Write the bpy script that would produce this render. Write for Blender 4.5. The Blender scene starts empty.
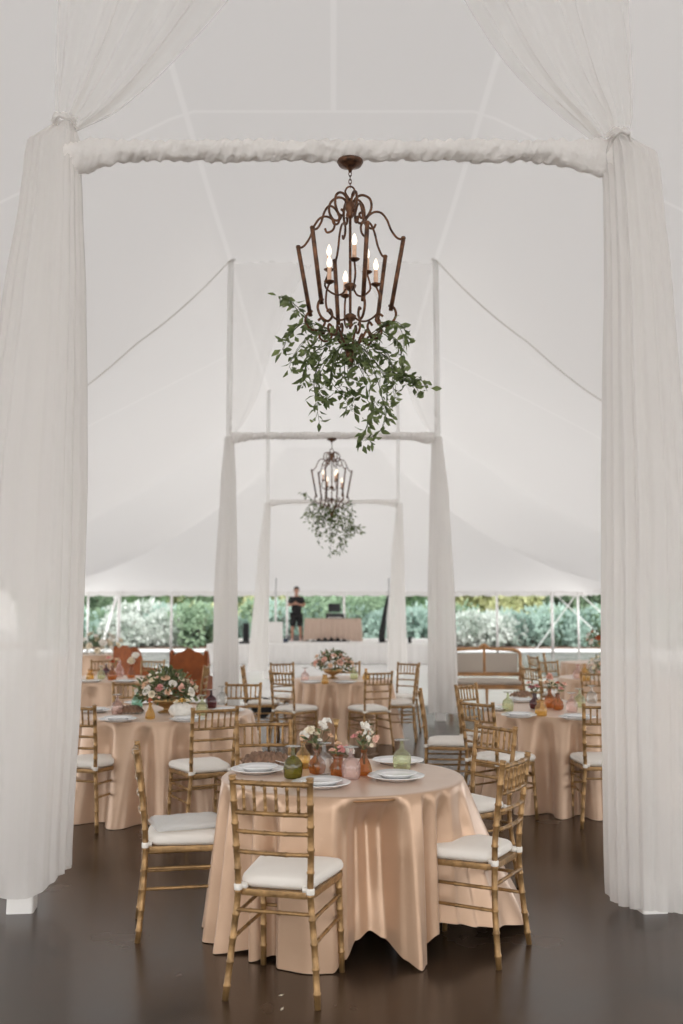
import bpy, math, random
from mathutils import Vector, Matrix, noise
R = math.radians
PI = math.pi
sc = bpy.context.scene
col = sc.collection
F = 1000.0
PITCH = R(5.71)
EYE = 1.6

# ------------------------------------------------------------------ camera maths (photo pixel -> world position)
def ray(px, py):
    a = (px - 341.5) / F; b = (512.0 - py) / F
    c, s = math.cos(PITCH), math.sin(PITCH)
    return Vector((a, c - b * s, s + b * c))
def onz(px, py, z=0.0):
    d = ray(px, py); t = (z - EYE) / d.z
    return Vector((d.x * t, d.y * t, z))
def ony(px, py, y):
    d = ray(px, py); t = y / d.y
    return Vector((d.x * t, y, EYE + d.z * t))

# ------------------------------------------------------------------ object helpers
def kind(o, k): o['kind'] = k; return o
def tag(o, label=None, cat=None, group=None):
    if label: o['label'] = label
    if cat: o['category'] = cat
    if group: o['group'] = group
    return o
def thing(name, label, cat, loc=(0, 0, 0), rz=0.0, group=None):
    o = bpy.data.objects.new(name, None); col.objects.link(o)
    o.empty_display_size = 0.1
    o.location = loc; o.rotation_euler = (0, 0, rz)
    return tag(o, label, cat, group)
def link_mesh(name, me, parent=None, loc=None, rot=None, scale=None):
    o = bpy.data.objects.new(name, me); col.objects.link(o)
    if parent: o.parent = parent
    if loc is not None: o.location = loc
    if rot is not None: o.rotation_euler = rot
    if scale is not None: o.scale = (scale,) * 3 if not hasattr(scale, '__len__') else scale
    return o
KIDS = {}
def kids(o): return [c for c in bpy.data.objects if c.parent == o]
def copy_thing(root, loc, rz, label=None, group=None):
    r = root.copy(); col.objects.link(r); r.location = loc; r.rotation_euler = (0, 0, rz)
    if label: r['label'] = label
    if group: r['group'] = group
    if root.name not in KIDS: KIDS[root.name] = [(c, kids(c)) for c in kids(root)]
    for ch, gs in KIDS[root.name]:
        c = ch.copy(); col.objects.link(c); c.parent = r
        for g in gs:
            d = g.copy(); col.objects.link(d); d.parent = c
    return r

class MB:
    def __init__(s): s.v = []; s.f = []
    def add(s, vs, fs):
        n = len(s.v); s.v += [tuple(p) for p in vs]; s.f += [tuple(i + n for i in f) for f in fs]; return s
    def box(s, c, d, rz=0.0, taper=1.0, bev=0.0):
        cx, cy, cz = c; hx, hy, hz = d[0] / 2, d[1] / 2, d[2] / 2
        vs = []
        for sz in (-1, 1):
            k = taper if sz < 0 else 1.0
            b = min(bev, hx * .9, hy * .9)
            ring = []
            if b > 0:
                for (sx, sy) in ((1, 1), (-1, 1), (-1, -1), (1, -1)):
                    pts = [(sx * hx, sy * (hy - b)), (sx * (hx - b * .3), sy * (hy - b * .3)), (sx * (hx - b), sy * hy)]
                    if sx * sy < 0: pts.reverse()
                    ring += pts
            else:
                ring = [(hx, hy), (-hx, hy), (-hx, -hy), (hx, -hy)]
            for x, y in ring:
                x *= k; y *= k
                vs.append((cx + x * math.cos(rz) - y * math.sin(rz), cy + x * math.sin(rz) + y * math.cos(rz), cz + sz * hz))
        n = len(vs) // 2
        fs = [tuple(range(n))[::-1], tuple(range(n, 2 * n))] + [(i, (i + 1) % n, n + (i + 1) % n, n + i) for i in range(n)]
        return s.add(vs, fs)
    def tube(s, path, rad, seg=8, caps=True, flat=1.0):
        path = [Vector(p) for p in path]; n = len(path)
        if not hasattr(rad, '__len__'): rad = [rad] * n
        vs = []; up = None
        for i in range(n):
            t = (path[min(i + 1, n - 1)] - path[max(i - 1, 0)])
            if t.length < 1e-9: t = Vector((0, 0, 1))
            t.normalize()
            if up is None:
                up = Vector((0, 0, 1)) if abs(t.z) < .9 else Vector((1, 0, 0))
            a = up - t * up.dot(t)
            if a.length < 1e-5: a = t.orthogonal()
            a.normalize(); b = t.cross(a); up = a
            for k in range(seg):
                w = 2 * PI * k / seg
                vs.append(path[i] + a * math.cos(w) * rad[i] * flat + b * math.sin(w) * rad[i])
        fs = []
        for i in range(n - 1):
            for k in range(seg):
                k2 = (k + 1) % seg
                fs.append((i * seg + k, i * seg + k2, (i + 1) * seg + k2, (i + 1) * seg + k))
        if caps:
            fs.append(tuple(range(seg))[::-1]); fs.append(tuple((n - 1) * seg + k for k in range(seg)))
        return s.add(vs, fs)
    def lathe(s, prof, seg=20, c=(0, 0, 0), wob=None):
        vs = []
        for (r, z) in prof:
            for k in range(seg):
                w = 2 * PI * k / seg
                rr = r * (1 if wob is None else wob(w, z))
                vs.append((c[0] + rr * math.cos(w), c[1] + rr * math.sin(w), c[2] + z))
        fs = []
        for i in range(len(prof) - 1):
            for k in range(seg):
                k2 = (k + 1) % seg
                fs.append((i * seg + k, i * seg + k2, (i + 1) * seg + k2, (i + 1) * seg + k))
        if prof[0][0] > 0: fs.append(tuple(range(seg))[::-1])
        if prof[-1][0] > 0: fs.append(tuple((len(prof) - 1) * seg + k for k in range(seg)))
        return s.add(vs, fs)
    def grid(s, rows, closed=False):
        n = len(rows[0]); vs = [p for r in rows for p in r]; fs = []
        for i in range(len(rows) - 1):
            for k in range(n if closed else n - 1):
                k2 = (k + 1) % n
                fs.append((i * n + k, i * n + k2, (i + 1) * n + k2, (i + 1) * n + k))
        return s.add(vs, fs)
    def prism(s, pts, y0, y1):           # outline in x,z extruded along y
        n = len(pts)
        vs = [(x, y0, z) for x, z in pts] + [(x, y1, z) for x, z in pts]
        fs = [tuple(range(n)), tuple(range(n, 2 * n))[::-1]] + [(i, n + i, n + (i + 1) % n, (i + 1) % n) for i in range(n)]
        return s.add(vs, fs)
    def leaf(s, p, d, L, W, rnd):
        d = Vector(d).normalized(); a = d.cross(Vector((rnd.uniform(-1, 1), rnd.uniform(-1, 1), rnd.uniform(-1, 1))))
        if a.length < 1e-3: a = d.orthogonal()
        a.normalize(); u = a.cross(d); p = Vector(p)
        m = p + d * L * .45
        vs = [p, m + a * W * .5 + u * W * .16, m, m - a * W * .5 + u * W * .16, p + d * L * .8 + a * W * .26 + u * W * .05 - u * L * .04,
              p + d * L * .8 - a * W * .26 - u * L * .04 + u * W * .05, p + d * L - u * L * .12, p + d * L * .8 - u * L * .05]
        return s.add(vs, [(0, 2, 1), (0, 3, 2), (1, 2, 7, 4), (2, 3, 5, 7), (4, 7, 6), (7, 5, 6)])
    def mesh(s, name, m, smooth=True):
        me = bpy.data.meshes.new(name); me.from_pydata(s.v, [], s.f); me.update()
        if smooth: me.shade_smooth()
        if m: me.materials.append(m)
        return me
    def build(s, name, m, parent=None, smooth=True, auto=None, loc=None, rot=None):
        me = s.mesh(name, m, smooth)
        if auto: me.set_sharp_from_angle(angle=R(auto))
        return link_mesh(name, me, parent, loc, rot)

def smoothpath(pts, n=6):
    pts = [Vector(p) for p in pts]; out = []
    for i in range(len(pts) - 1):
        p0 = pts[max(i - 1, 0)]; p1 = pts[i]; p2 = pts[i + 1]; p3 = pts[min(i + 2, len(pts) - 1)]
        for k in range(n):
            t = k / n
            out.append(.5 * ((2 * p1) + (p2 - p0) * t + (2 * p0 - 5 * p1 + 4 * p2 - p3) * t * t + (3 * p1 - p0 - 3 * p2 + p3) * t ** 3))
    out.append(pts[-1]); return out
def smoothloop(pts, n=6):
    pts = [Vector(p) for p in pts]; m = len(pts); out = []
    for i in range(m):
        p0, p1, p2, p3 = pts[(i - 1) % m], pts[i], pts[(i + 1) % m], pts[(i + 2) % m]
        for k in range(n):
            t = k / n
            out.append(.5 * ((2 * p1) + (p2 - p0) * t + (2 * p0 - 5 * p1 + 4 * p2 - p3) * t * t + (3 * p1 - p0 - 3 * p2 + p3) * t ** 3))
    return out
def lerp_keys(keys, t):
    if t <= keys[0][0]: return keys[0][1:]
    for a, b in zip(keys, keys[1:]):
        if t <= b[0]:
            w = (t - a[0]) / (b[0] - a[0]); w = w * w * (3 - 2 * w) * .5 + w * .5
            return tuple(x + (y - x) * w for x, y in zip(a[1:], b[1:]))
    return keys[-1][1:]

# ------------------------------------------------------------------ materials
def mat(name, c, rough=.5, metal=0.0, var=0.0, vscale=8.0, bump=0.0, bscale=60.0, spec=.5, sheen=0.0, coat=0.0, c2=None, sss=0.0, stretch=None, transl=0.0):
    m = bpy.data.materials.new(name); m.use_nodes = True
    nt = m.node_tree; b = nt.nodes['Principled BSDF']
    b.inputs['Base Color'].default_value = (*c, 1); b.inputs['Roughness'].default_value = rough
    b.inputs['Metallic'].default_value = metal; b.inputs['Specular IOR Level'].default_value = spec
    b.inputs['Sheen Weight'].default_value = sheen; b.inputs['Coat Weight'].default_value = coat
    tc = nt.nodes.new('ShaderNodeTexCoord'); src = tc.outputs['Object']
    if stretch:
        mp = nt.nodes.new('ShaderNodeMapping'); mp.inputs['Scale'].default_value = stretch
        nt.links.new(src, mp.inputs['Vector']); src = mp.outputs['Vector']
    if var or c2:
        n = nt.nodes.new('ShaderNodeTexNoise'); n.inputs['Scale'].default_value = vscale; n.inputs['Detail'].default_value = 4
        nt.links.new(src, n.inputs['Vector'])
        r = nt.nodes.new('ShaderNodeValToRGB'); lo = tuple(x * (1 - var) for x in c); hi = c2 or tuple(min(1, x * (1 + var)) for x in c)
        r.color_ramp.elements[0].position = .3; r.color_ramp.elements[1].position = .7
        r.color_ramp.elements[0].color = (*lo, 1); r.color_ramp.elements[1].color = (*hi, 1)
        nt.links.new(n.outputs['Fac'], r.inputs['Fac']); nt.links.new(r.outputs['Color'], b.inputs['Base Color'])
    if bump:
        n = nt.nodes.new('ShaderNodeTexNoise'); n.inputs['Scale'].default_value = bscale; n.inputs['Detail'].default_value = 3
        nt.links.new(src, n.inputs['Vector'])
        bp = nt.nodes.new('ShaderNodeBump'); bp.inputs['Strength'].default_value = bump; bp.inputs['Distance'].default_value = .02
        nt.links.new(n.outputs['Fac'], bp.inputs['Height']); nt.links.new(bp.outputs['Normal'], b.inputs['Normal'])
    if transl:
        tr = nt.nodes.new('ShaderNodeBsdfTranslucent'); tr.inputs['Color'].default_value = (*c, 1)
        mx = nt.nodes.new('ShaderNodeMixShader'); mx.inputs['Fac'].default_value = transl
        nt.links.new(b.outputs['BSDF'], mx.inputs[1]); nt.links.new(tr.outputs['BSDF'], mx.inputs[2])
        if b.inputs['Base Color'].is_linked: nt.links.new(b.inputs['Base Color'].links[0].from_socket, tr.inputs['Color'])
        nt.links.new(mx.outputs[0], nt.nodes['Material Output'].inputs['Surface'])
    return m
def sheer(name, c, alpha, transl=.45):
    m = bpy.data.materials.new(name); m.use_nodes = True; nt = m.node_tree
    nt.nodes.remove(nt.nodes['Principled BSDF']); out = nt.nodes['Material Output']
    d = nt.nodes.new('ShaderNodeBsdfDiffuse'); d.inputs['Color'].default_value = (*c, 1)
    t = nt.nodes.new('ShaderNodeBsdfTranslucent'); t.inputs['Color'].default_value = (*c, 1)
    x = nt.nodes.new('ShaderNodeBsdfTransparent')
    m1 = nt.nodes.new('ShaderNodeMixShader'); m1.inputs['Fac'].default_value = transl
    nt.links.new(d.outputs[0], m1.inputs[1]); nt.links.new(t.outputs[0], m1.inputs[2])
    m2 = nt.nodes.new('ShaderNodeMixShader'); m2.inputs['Fac'].default_value = alpha
    nt.links.new(x.outputs[0], m2.inputs[1]); nt.links.new(m1.outputs[0], m2.inputs[2]); nt.links.new(m2.outputs[0], out.inputs['Surface'])
    return m
def glass(name, c, gl=.18):
    m = bpy.data.materials.new(name); m.use_nodes = True; nt = m.node_tree
    nt.nodes.remove(nt.nodes['Principled BSDF']); out = nt.nodes['Material Output']
    x = nt.nodes.new('ShaderNodeBsdfTransparent'); x.inputs['Color'].default_value = (*c, 1)
    d = nt.nodes.new('ShaderNodeBsdfDiffuse'); d.inputs['Color'].default_value = (*[v * .75 for v in c], 1)
    g = nt.nodes.new('ShaderNodeBsdfGlossy'); g.inputs['Roughness'].default_value = .08
    fr = nt.nodes.new('ShaderNodeLayerWeight'); fr.inputs['Blend'].default_value = .35
    m0 = nt.nodes.new('ShaderNodeMixShader'); m0.inputs['Fac'].default_value = .16
    nt.links.new(x.outputs[0], m0.inputs[1]); nt.links.new(d.outputs[0], m0.inputs[2])
    m1 = nt.nodes.new('ShaderNodeMixShader')
    mu = nt.nodes.new('ShaderNodeMath'); mu.operation = 'MULTIPLY_ADD'; mu.inputs[1].default_value = .45; mu.inputs[2].default_value = gl * .3
    nt.links.new(fr.outputs['Fresnel'], mu.inputs[0]); nt.links.new(mu.outputs[0], m1.inputs['Fac'])
    nt.links.new(m0.outputs[0], m1.inputs[1]); nt.links.new(g.outputs[0], m1.inputs[2]); nt.links.new(m1.outputs[0], out.inputs['Surface'])
    return m
def emit(name, c, s):
    m = bpy.data.materials.new(name); m.use_nodes = True; b = m.node_tree.nodes['Principled BSDF']
    b.inputs['Base Color'].default_value = (*c, 1); b.inputs['Emission Color'].default_value = (*c, 1); b.inputs['Emission Strength'].default_value = s
    return m

M = {}
M['gold'] = mat('gold_painted_wood', (.33, .195, .08), .32, .45, var=.35, vscale=22, bump=.15, bscale=90)
M['cushion'] = mat('ivory_cushion', (.87, .83, .77), .75, bump=.08, bscale=200, sheen=.2)
M['satin'] = mat('champagne_satin', (.56, .37, .245), .30, .32, var=.05, vscale=3, bump=.14, bscale=7, sheen=.2, spec=.7)
M['satin_b'] = mat('beige_satin', (.60, .415, .29), .36, .2, var=.05, vscale=3, bump=.1, bscale=9, sheen=.2)
M['taupe_cloth'] = mat('taupe_cloth', (.56, .42, .34), .8, bump=.1, bscale=20)
M['napkin'] = mat('taupe_gauze', (.27, .165, .11), .9, var=.3, vscale=40, bump=.5, bscale=120)
M['porcelain'] = mat('white_porcelain', (.86, .86, .86), .18, spec=.6)
M['bronze'] = mat('aged_bronze', (.07, .04, .028), .42, .6, var=.4, vscale=25, c2=(.22, .10, .05), bump=.2, bscale=80)
M['candle'] = mat('candle_sleeve', (.85, .55, .38), .6, var=.15, vscale=30)
M['bulb'] = emit('lit_bulb', (1, .84, .66), 1.1)
M['brass'] = mat('brass', (.42, .27, .12), .3, .8, var=.2, vscale=20)
M['wood'] = mat('light_oak', (.46, .24, .10), .5, var=.25, vscale=6, stretch=(1, 8, 1))
M['linen'] = mat('greige_linen', (.50, .44, .38), .9, bump=.1, bscale=150)
M['velvet'] = mat('rust_velvet', (.28, .07, .012), .75, sheen=.05, var=.3, vscale=5)
M['white_paint'] = mat('white_paint', (.9, .89, .87), .5, bump=.05, bscale=20)
M['metal_pole'] = mat('grey_pole', (.62, .62, .62), .4, .3)
M['black'] = mat('black_cloth', (.012, .012, .014), .8)
M['black_plastic'] = mat('black_plastic', (.02, .02, .022), .35)
M['screen'] = mat('dark_screen', (.03, .03, .035), .15)
M['skin'] = mat('skin', (.5, .26, .18), .5)
M['shirt'] = mat('black_shirt', (.018, .017, .018), .85)
M['hair'] = mat('dark_hair', (.02, .014, .01), .6)
M['shoe'] = mat('pale_shoe', (.7, .5, .47), .6)
M['plastic'] = sheer('clear_plastic_film', (.85, .88, .9), .5, .3)
M['roof'] = sheer('tent_vinyl', (.84, .82, .80), 1.0, .12)
M['seam'] = sheer('tent_webbing', (.93, .91, .89), 1.0, .17)
M['sheer'] = sheer('sheer_voile', (.94, .92, .90), .76, .5)
M['sheer_thin'] = sheer('thin_voile', (.93, .91, .885), .42, .5)
M['wrap'] = mat('wrapped_voile', (.97, .945, .92), .9, bump=.5, bscale=45, transl=.3)
M['sheer_far'] = sheer('faint_voile', (.93, .91, .885), .22, .5)
M['rope'] = mat('pale_rope', (.6, .57, .52), .9)
M['skirt'] = mat('white_stage_skirt', (.95, .93, .91), .8, transl=.2)
M['leaf'] = mat('garland_leaf', (.07, .12, .03), .4, var=.4, vscale=14, c2=(.27, .33, .13), transl=.35)
M['leaf_dark'] = mat('bouquet_leaf', (.06, .10, .035), .5, var=.4, vscale=20, c2=(.22, .26, .11), transl=.2)
M['stem'] = mat('green_stem', (.07, .09, .03), .6)
for nm, c in dict(blush=(.82, .52, .42), peach=(.84, .60, .42), cream=(.88, .80, .64), white=(.87, .84, .78), pink=(.78, .38, .36), mauve=(.36, .12, .15), yellow=(.85, .55, .16), rust=(.5, .13, .05)).items():
    M['f_' + nm] = mat(nm + '_petal', c, .6, var=.12, vscale=30, transl=.15)
M['g_green'] = glass('olive_glass', (.42, .40, .06)); M['g_lime'] = glass('pale_green_glass', (.84, .88, .66)); M['g_mint'] = glass('mint_glass', (.5, .78, .66))
M['g_amber'] = glass('amber_glass', (.74, .38, .13)); M['g_yellow'] = glass('honey_glass', (.93, .7, .3)); M['g_pink'] = glass('pink_glass', (.96, .82, .79))
M['g_plum'] = glass('plum_glass', (.28, .08, .10)); M['g_clear'] = glass('clear_glass', (.92, .93, .92))
def leafmat(nm, c, c2): M[nm] = mat(nm, c, .6, var=.35, vscale=1.6, c2=c2, transl=.4)
leafmat('bush_blue', (.26, .40, .33), (.52, .66, .58)); leafmat('bush_green', (.15, .26, .15), (.38, .50, .33))
leafmat('bush_yellow', (.42, .48, .2), (.82, .82, .5)); leafmat('bush_white', (.42, .52, .42), (.85, .87, .83)); leafmat('tree_green', (.10, .21, .10), (.3, .45, .24))
M['bark'] = mat('bark', (.14, .10, .08), .9, bump=.4, bscale=12)
M['mulch'] = mat('garden_soil', (.16, .09, .06), .95, var=.3)

# ------------------------------------------------------------------ floor and grounds
def floor_mat():
    m = mat('stained_concrete', (.032, .022, .018), .3, spec=.5); nt = m.node_tree; b = nt.nodes['Principled BSDF']
    tc = nt.nodes.new('ShaderNodeTexCoord')
    n1 = nt.nodes.new('ShaderNodeTexNoise'); n1.inputs['Scale'].default_value = 1.1; n1.inputs['Detail'].default_value = 8; n1.inputs['Roughness'].default_value = .65
    n2 = nt.nodes.new('ShaderNodeTexNoise'); n2.inputs['Scale'].default_value = 14; n2.inputs['Detail'].default_value = 6
    for n in (n1, n2): nt.links.new(tc.outputs['Object'], n.inputs['Vector'])
    r = nt.nodes.new('ShaderNodeValToRGB'); e = r.color_ramp.elements
    e[0].position = .3; e[0].color = (.019, .0125, .009, 1); e[1].position = .72; e[1].color = (.092, .058, .037, 1)
    mx = nt.nodes.new('ShaderNodeMath'); mx.operation = 'MULTIPLY_ADD'; mx.inputs[1].default_value = .10
    nt.links.new(n2.outputs['Fac'], mx.inputs[0]); ms = nt.nodes.new('ShaderNodeMath'); ms.operation = 'MULTIPLY'; ms.inputs[1].default_value = .92
    nt.links.new(n1.outputs['Fac'], ms.inputs[0]); nt.links.new(ms.outputs[0], mx.inputs[2])
    nt.links.new(mx.outputs[0], r.inputs['Fac']); nt.links.new(r.outputs['Color'], b.inputs['Base Color'])
    rr = nt.nodes.new('ShaderNodeMapRange'); rr.inputs['To Min'].default_value = .17; rr.inputs['To Max'].default_value = .34
    nt.links.new(n1.outputs['Fac'], rr.inputs['Value']); nt.links.new(rr.outputs['Result'], b.inputs['Roughness'])
    bp = nt.nodes.new('ShaderNodeBump'); bp.inputs['Strength'].default_value = .02; bp.inputs['Distance'].default_value = .01
    nt.links.new(n1.outputs['Fac'], bp.inputs['Height']); nt.links.new(bp.outputs['Normal'], b.inputs['Normal'])
    n1.inputs['Detail'].default_value = 4
    return m
M['floor'] = floor_mat()
kind(MB().box((0, 15.7, -.05), (21, 49.6, .1)).build('floor', M['floor'], smooth=False), 'structure')
M['pave'] = mat('pale_paving', (.55, .54, .52), .8, var=.12, vscale=.7)
g = MB()
for (x0, x1, y0, y1) in ((-60, -10.5, -30, 90), (10.5, 60, -30, 90), (-10.5, 10.5, 40.5, 90), (-10.5, 10.5, -30, -9.1)):
    g.add([(x0, y0, -.02), (x1, y0, -.02), (x1, y1, -.02), (x0, y1, -.02)], [(0, 1, 2, 3)])
kind(g.build('ground', M['pave'], smooth=False), 'structure')
M['dance'] = mat('white_vinyl_floor', (.86, .86, .85), .22, var=.03, vscale=2)
kind(MB().box((-.2, 23.95, .01), (10.5, 13.2, .018), bev=.01).build('dance_floor', M['dance'], smooth=False), 'structure')

# ------------------------------------------------------------------ tent
FR = [5.58, 15.05, 24.2, 33.4]
HALF = 1.59
def xc(y): return .0 - .0085 * y
TOP = 7.07
def roof_z(x, y):
    u = max(0.0, abs(x - xc(y)) - HALF)
    def prof(u, w):
        lin = TOP - .55 * u
        cat = TOP - 1.0 * u + .0533 * u * u
        return lin * (1 - w) + cat * w
    w = 0
    for f in FR + [-3.7]:
        w = max(w, math.exp(-((y - f) / 1.5) ** 2))
    z = prof(u, w)
    # the cloth between two poles hangs a touch lower than the pole tops
    z -= .10 * (1 - w) * max(0, 1 - u / 3)
    if y > FR[3]:
        v = y - FR[3]; ze = TOP - .95 * v + .04 * v * v
        k_ = .5; h_ = max(k_ - abs(z - ze), 0) / k_; z = min(z, ze) - h_ * h_ * k_ * .25
    return max(z, 2.4)
rows = []
ys = [-9 + i * (49.3 / 120) for i in range(121)]
for y in ys:
    c = xc(y); r_ = []
    for k in range(81):
        a = -1 + 2 * k / 80
        x = c + (a * 10.05)
        r_.append((x, y, roof_z(x, y)))
    rows.append(r_)
roof = MB(); roof.grid(rows)
kind(roof.build('ceiling', M['roof']), 'structure')
# webbing bands sewn into the roof cloth: paler, slightly more translucent strips in the same material
def band_roof(m):
    nt = m.node_tree; tc = nt.nodes.new('ShaderNodeTexCoord'); sp = nt.nodes.new('ShaderNodeSeparateXYZ'); nt.links.new(tc.outputs['Object'], sp.inputs[0])
    def mth(op, a, b=None, clamp=False):
        n = nt.nodes.new('ShaderNodeMath'); n.operation = op; n.use_clamp = clamp
        for i_, v in enumerate((a, b)):
            if v is None: continue
            if hasattr(v, 'is_output'): nt.links.new(v, n.inputs[i_])
            else: n.inputs[i_].default_value = v
        return n.outputs[0]
    ax = mth('ADD', sp.outputs['X'], mth('MULTIPLY', sp.outputs['Y'], .0085)); aa = mth('ABSOLUTE', ax)
    d = mth('ABSOLUTE', mth('SUBTRACT', aa, HALF)); d = mth('MINIMUM', d, mth('ADD', aa, mth('MAXIMUM', 0.0, mth('SUBTRACT', sp.outputs['Y'], 10.3)))); d = mth('ADD', d, mth('MAXIMUM', 0.0, mth('SUBTRACT', sp.outputs['Y'], 25.0)))
    for y in (1.0, 10.3, 19.6):
        d = mth('MINIMUM', d, mth('ABSOLUTE', mth('SUBTRACT', sp.outputs['Y'], y)))
    f = mth('SUBTRACT', 1.0, mth('MULTIPLY', mth('SUBTRACT', d, .02), 60.0), True)
    mix = nt.nodes.new('ShaderNodeMix'); mix.data_type = 'RGBA'; nt.links.new(f, mix.inputs['Factor'])
    mix.inputs['A'].default_value = (.84, .82, .80, 1); mix.inputs['B'].default_value = (.895, .875, .855, 1)
    for n in nt.nodes:
        if n.bl_idname in ('ShaderNodeBsdfDiffuse', 'ShaderNodeBsdfTranslucent'): nt.links.new(mix.outputs['Result'], n.inputs['Color'])
band_roof(M['roof'])
# scalloped valance hanging from the eave
va = MB()
def valance(p, q, n):
    p = Vector(p); q = Vector(q); rows = []
    for j in range(3):
        r_ = []
        for i in range(n * 8 + 1):
            t = i / (n * 8); w = p.lerp(q, t); sag = .05 * abs(math.sin(PI * n * t))
            r_.append((w.x, w.y, w.z - j * .5 * (.17 + sag)))
        rows.append(r_)
    va.grid(rows)
valance((xc(40.3) - 10.05, 40.3, 2.44), (xc(40.3) + 10.05, 40.3, 2.44), 30)
valance((xc(-9) - 10.05, -9, 2.44), (xc(40.3) - 10.05, 40.3, 2.44), 60)
valance((xc(-9) + 10.05, -9, 2.44), (xc(40.3) + 10.05, 40.3, 2.44), 60)
kind(va.build('trim_2', M['roof']), 'structure')
# festoon cords that hang in scallops under the two cross seams
fc = MB()
for sgn in (-1, 1):
    for fy in (FR[1],):
        pts = []
        for k in range(60):
            u = k / 59 * 8.2; x = xc(fy) + sgn * (HALF + u)
            pts.append((x, fy - .05, roof_z(x, fy) - .06 - .05 * abs(math.sin(u * 2.2))))
        fc.tube(pts, .008, 5)
o = fc.build('cord', M['rope']); tag(o, 'thin beaded cord hung in scallops below the ceiling seam at the second pole pair', 'cord')

# ------------------------------------------------------------------ tall centre poles, cross beams, curtains
POLE = {}
side = {-1: 'left', 1: 'right'}
which = {0: 'nearest', 1: 'middle', 2: 'farthest'}
for i, fy in enumerate(FR[:3]):
    for sg in (-1, 1):
        x = xc(fy) + sg * HALF + {(-1, 0): -.06, (1, 0): .0}.get((sg, i), 0)
        if i == 0: x = -1.724 if sg < 0 else 1.667
        z0 = .02 if i == 2 else 0
        t = thing('tent_pole', f'tall white tent pole inside the {side[sg]} curtain of the {which[i]} pole pair', 'pole', (x, fy, z0), 0, 'tall poles that hold up the tent')
        ht = roof_z(x, fy) - z0 - .02 if i else 4.24
        MB().tube([(0, 0, .03), (0, 0, ht)], .045, 14).build('pole_shaft', M['white_paint'], t)
        b = MB().box((0, 0, .085), (.135, .135, .17), rz=.12, taper=1.05, bev=.012); b.build('pole_base', M['white_paint'], t, smooth=False)
        if i: MB().tube([(0, 0, ht - .03), (0, 0, ht - .002)], .07, 14).build('cap', M['white_paint'], t)
        POLE[(i, sg)] = x
ZB = 4.27
def wrapped_beam(i, fy, rad):
    x0, x1 = POLE[(i, -1)] + (.12 if i == 0 else .05), POLE[(i, 1)] - (.10 if i == 0 else .05)
    t = thing('cross_beam', f'horizontal beam wrapped in crumpled white voile across the {which[i]} pole pair', 'beam', (0, fy, ZB), 0, 'voile-wrapped beams across the poles')
    MB().tube([(x0, 0, 0), (x1, 0, 0)], rad * .4, 10).build('bar', M['white_paint'], t)
    n = 520; seg = 24; rws = []
    for k in range(n):
        u = k / (n - 1); x = x0 + (x1 - x0) * u
        loose = math.exp(-((u) / .07) ** 2) + math.exp(-((1 - u) / .09) ** 2)
        rr = []
        for j in range(seg):
            w = 2 * PI * j / seg
            tw = math.sin(w * 2 + x * 14 + math.sin(x * 5) * 2) * .07 + math.sin(x * 75 + w * 2 + 2 * math.sin(x * 11)) * .10 + math.sin(x * 131 + w * 5 + 3 * math.sin(x * 17)) * .05
            tw += noise.noise(Vector((x * 9, math.cos(w) * 1.4, math.sin(w) * 1.4 + i))) * .26
            r_ = rad * (1 + tw) * (1 + .12 * loose)
            rr.append((x, r_ * math.cos(w), r_ * math.sin(w) - (.09 * loose * rad / .06 * (.5 - .5 * math.sin(w)) if True else 0)))
        rws.append(rr)
    MB().grid(rws, closed=True).build('fabric_wrap', M['wrap'], t)
    return t
for i, r_ in ((0, .058), (1, .05), (2, .05)): wrapped_beam(i, FR[i], r_)

def curtain(label, i, sg, fy, rows_px, depth, n, amp, hem, seed=0, bottom=0.0):
    """closed pleated tube of voile; rows_px: (photo row, left edge, right edge) read off at the distance of the poles"""
    keys = []
    for (py, xl, xr) in rows_px:
        a = ony(xl, py, fy); b = ony(xr, py, fy)
        keys.append((-a.z, (a.x + b.x) / 2, (b.x - a.x) / 2))
    z1, z0 = -keys[0][0], bottom
    rnd = random.Random(seed); ph = [rnd.uniform(0, 6.28) for _ in range(6)]
    base = Vector((POLE[(i, sg)], fy, 0))
    rws = []; NR = 44; NS = n * 8
    for k in range(NR + 1):
        t = k / NR; z = z1 + (z0 - z1) * t
        cx, hx = lerp_keys(keys, -z)
        hy = depth * (.35 + .65 * min(1, t * 2.2)); rr = []
        for j in range(NS):
            w = 2 * PI * j / NS
            A = amp * (1.3 if t < .05 else 1) * (.7 + .5 * math.sin(w * 2 + ph[0])) * (1 - .35 * t)
            f = 1 + A * math.sin(n * w + ph[1] + .6 * math.sin(t * 3 + w * 2)) + A * .5 * math.sin(n * .37 * 2 * round(w * 0) + (n * 2 + 1) * w + ph[2] + t * 1.5)
            sq = .82
            cw, sw = math.cos(w), math.sin(w)
            x = cx + hx * math.copysign(abs(cw) ** sq, cw) * f / (1 + amp * .8); y = fy + hy * math.copysign(abs(sw) ** sq, sw) * f
            zz = z + hem(w) * t ** 6 + .015 * math.sin(3 * w + ph[3]) * t ** 4
            rr.append(Vector((x, y, zz)) - base)
        rws.append(rr)
    t_ = MB().grid(rws, closed=True)
    o = t_.build('curtain', M['sheer'])
    o.location = base
    tag(o, label, 'curtain', 'white voile curtains gathered on the poles')
    # the ribbon knot at the top
    return o
curtain('wide white voile curtain at the far left, its white pole foot showing below', 0, -1, FR[0],
        [(126, 58, 74), (133, 46, 78), (141, 30, 79), (150, 28, 79), (200, 22, 81), (300, 6, 84), (400, -8, 85), (500, -22, 85), (700, -34, 80), (880, -34, 70), (920, -34, 70)], .2, 19, .085,
        lambda w: .10 * max(0, math.cos(w)) ** 2, 1, .115)
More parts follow.
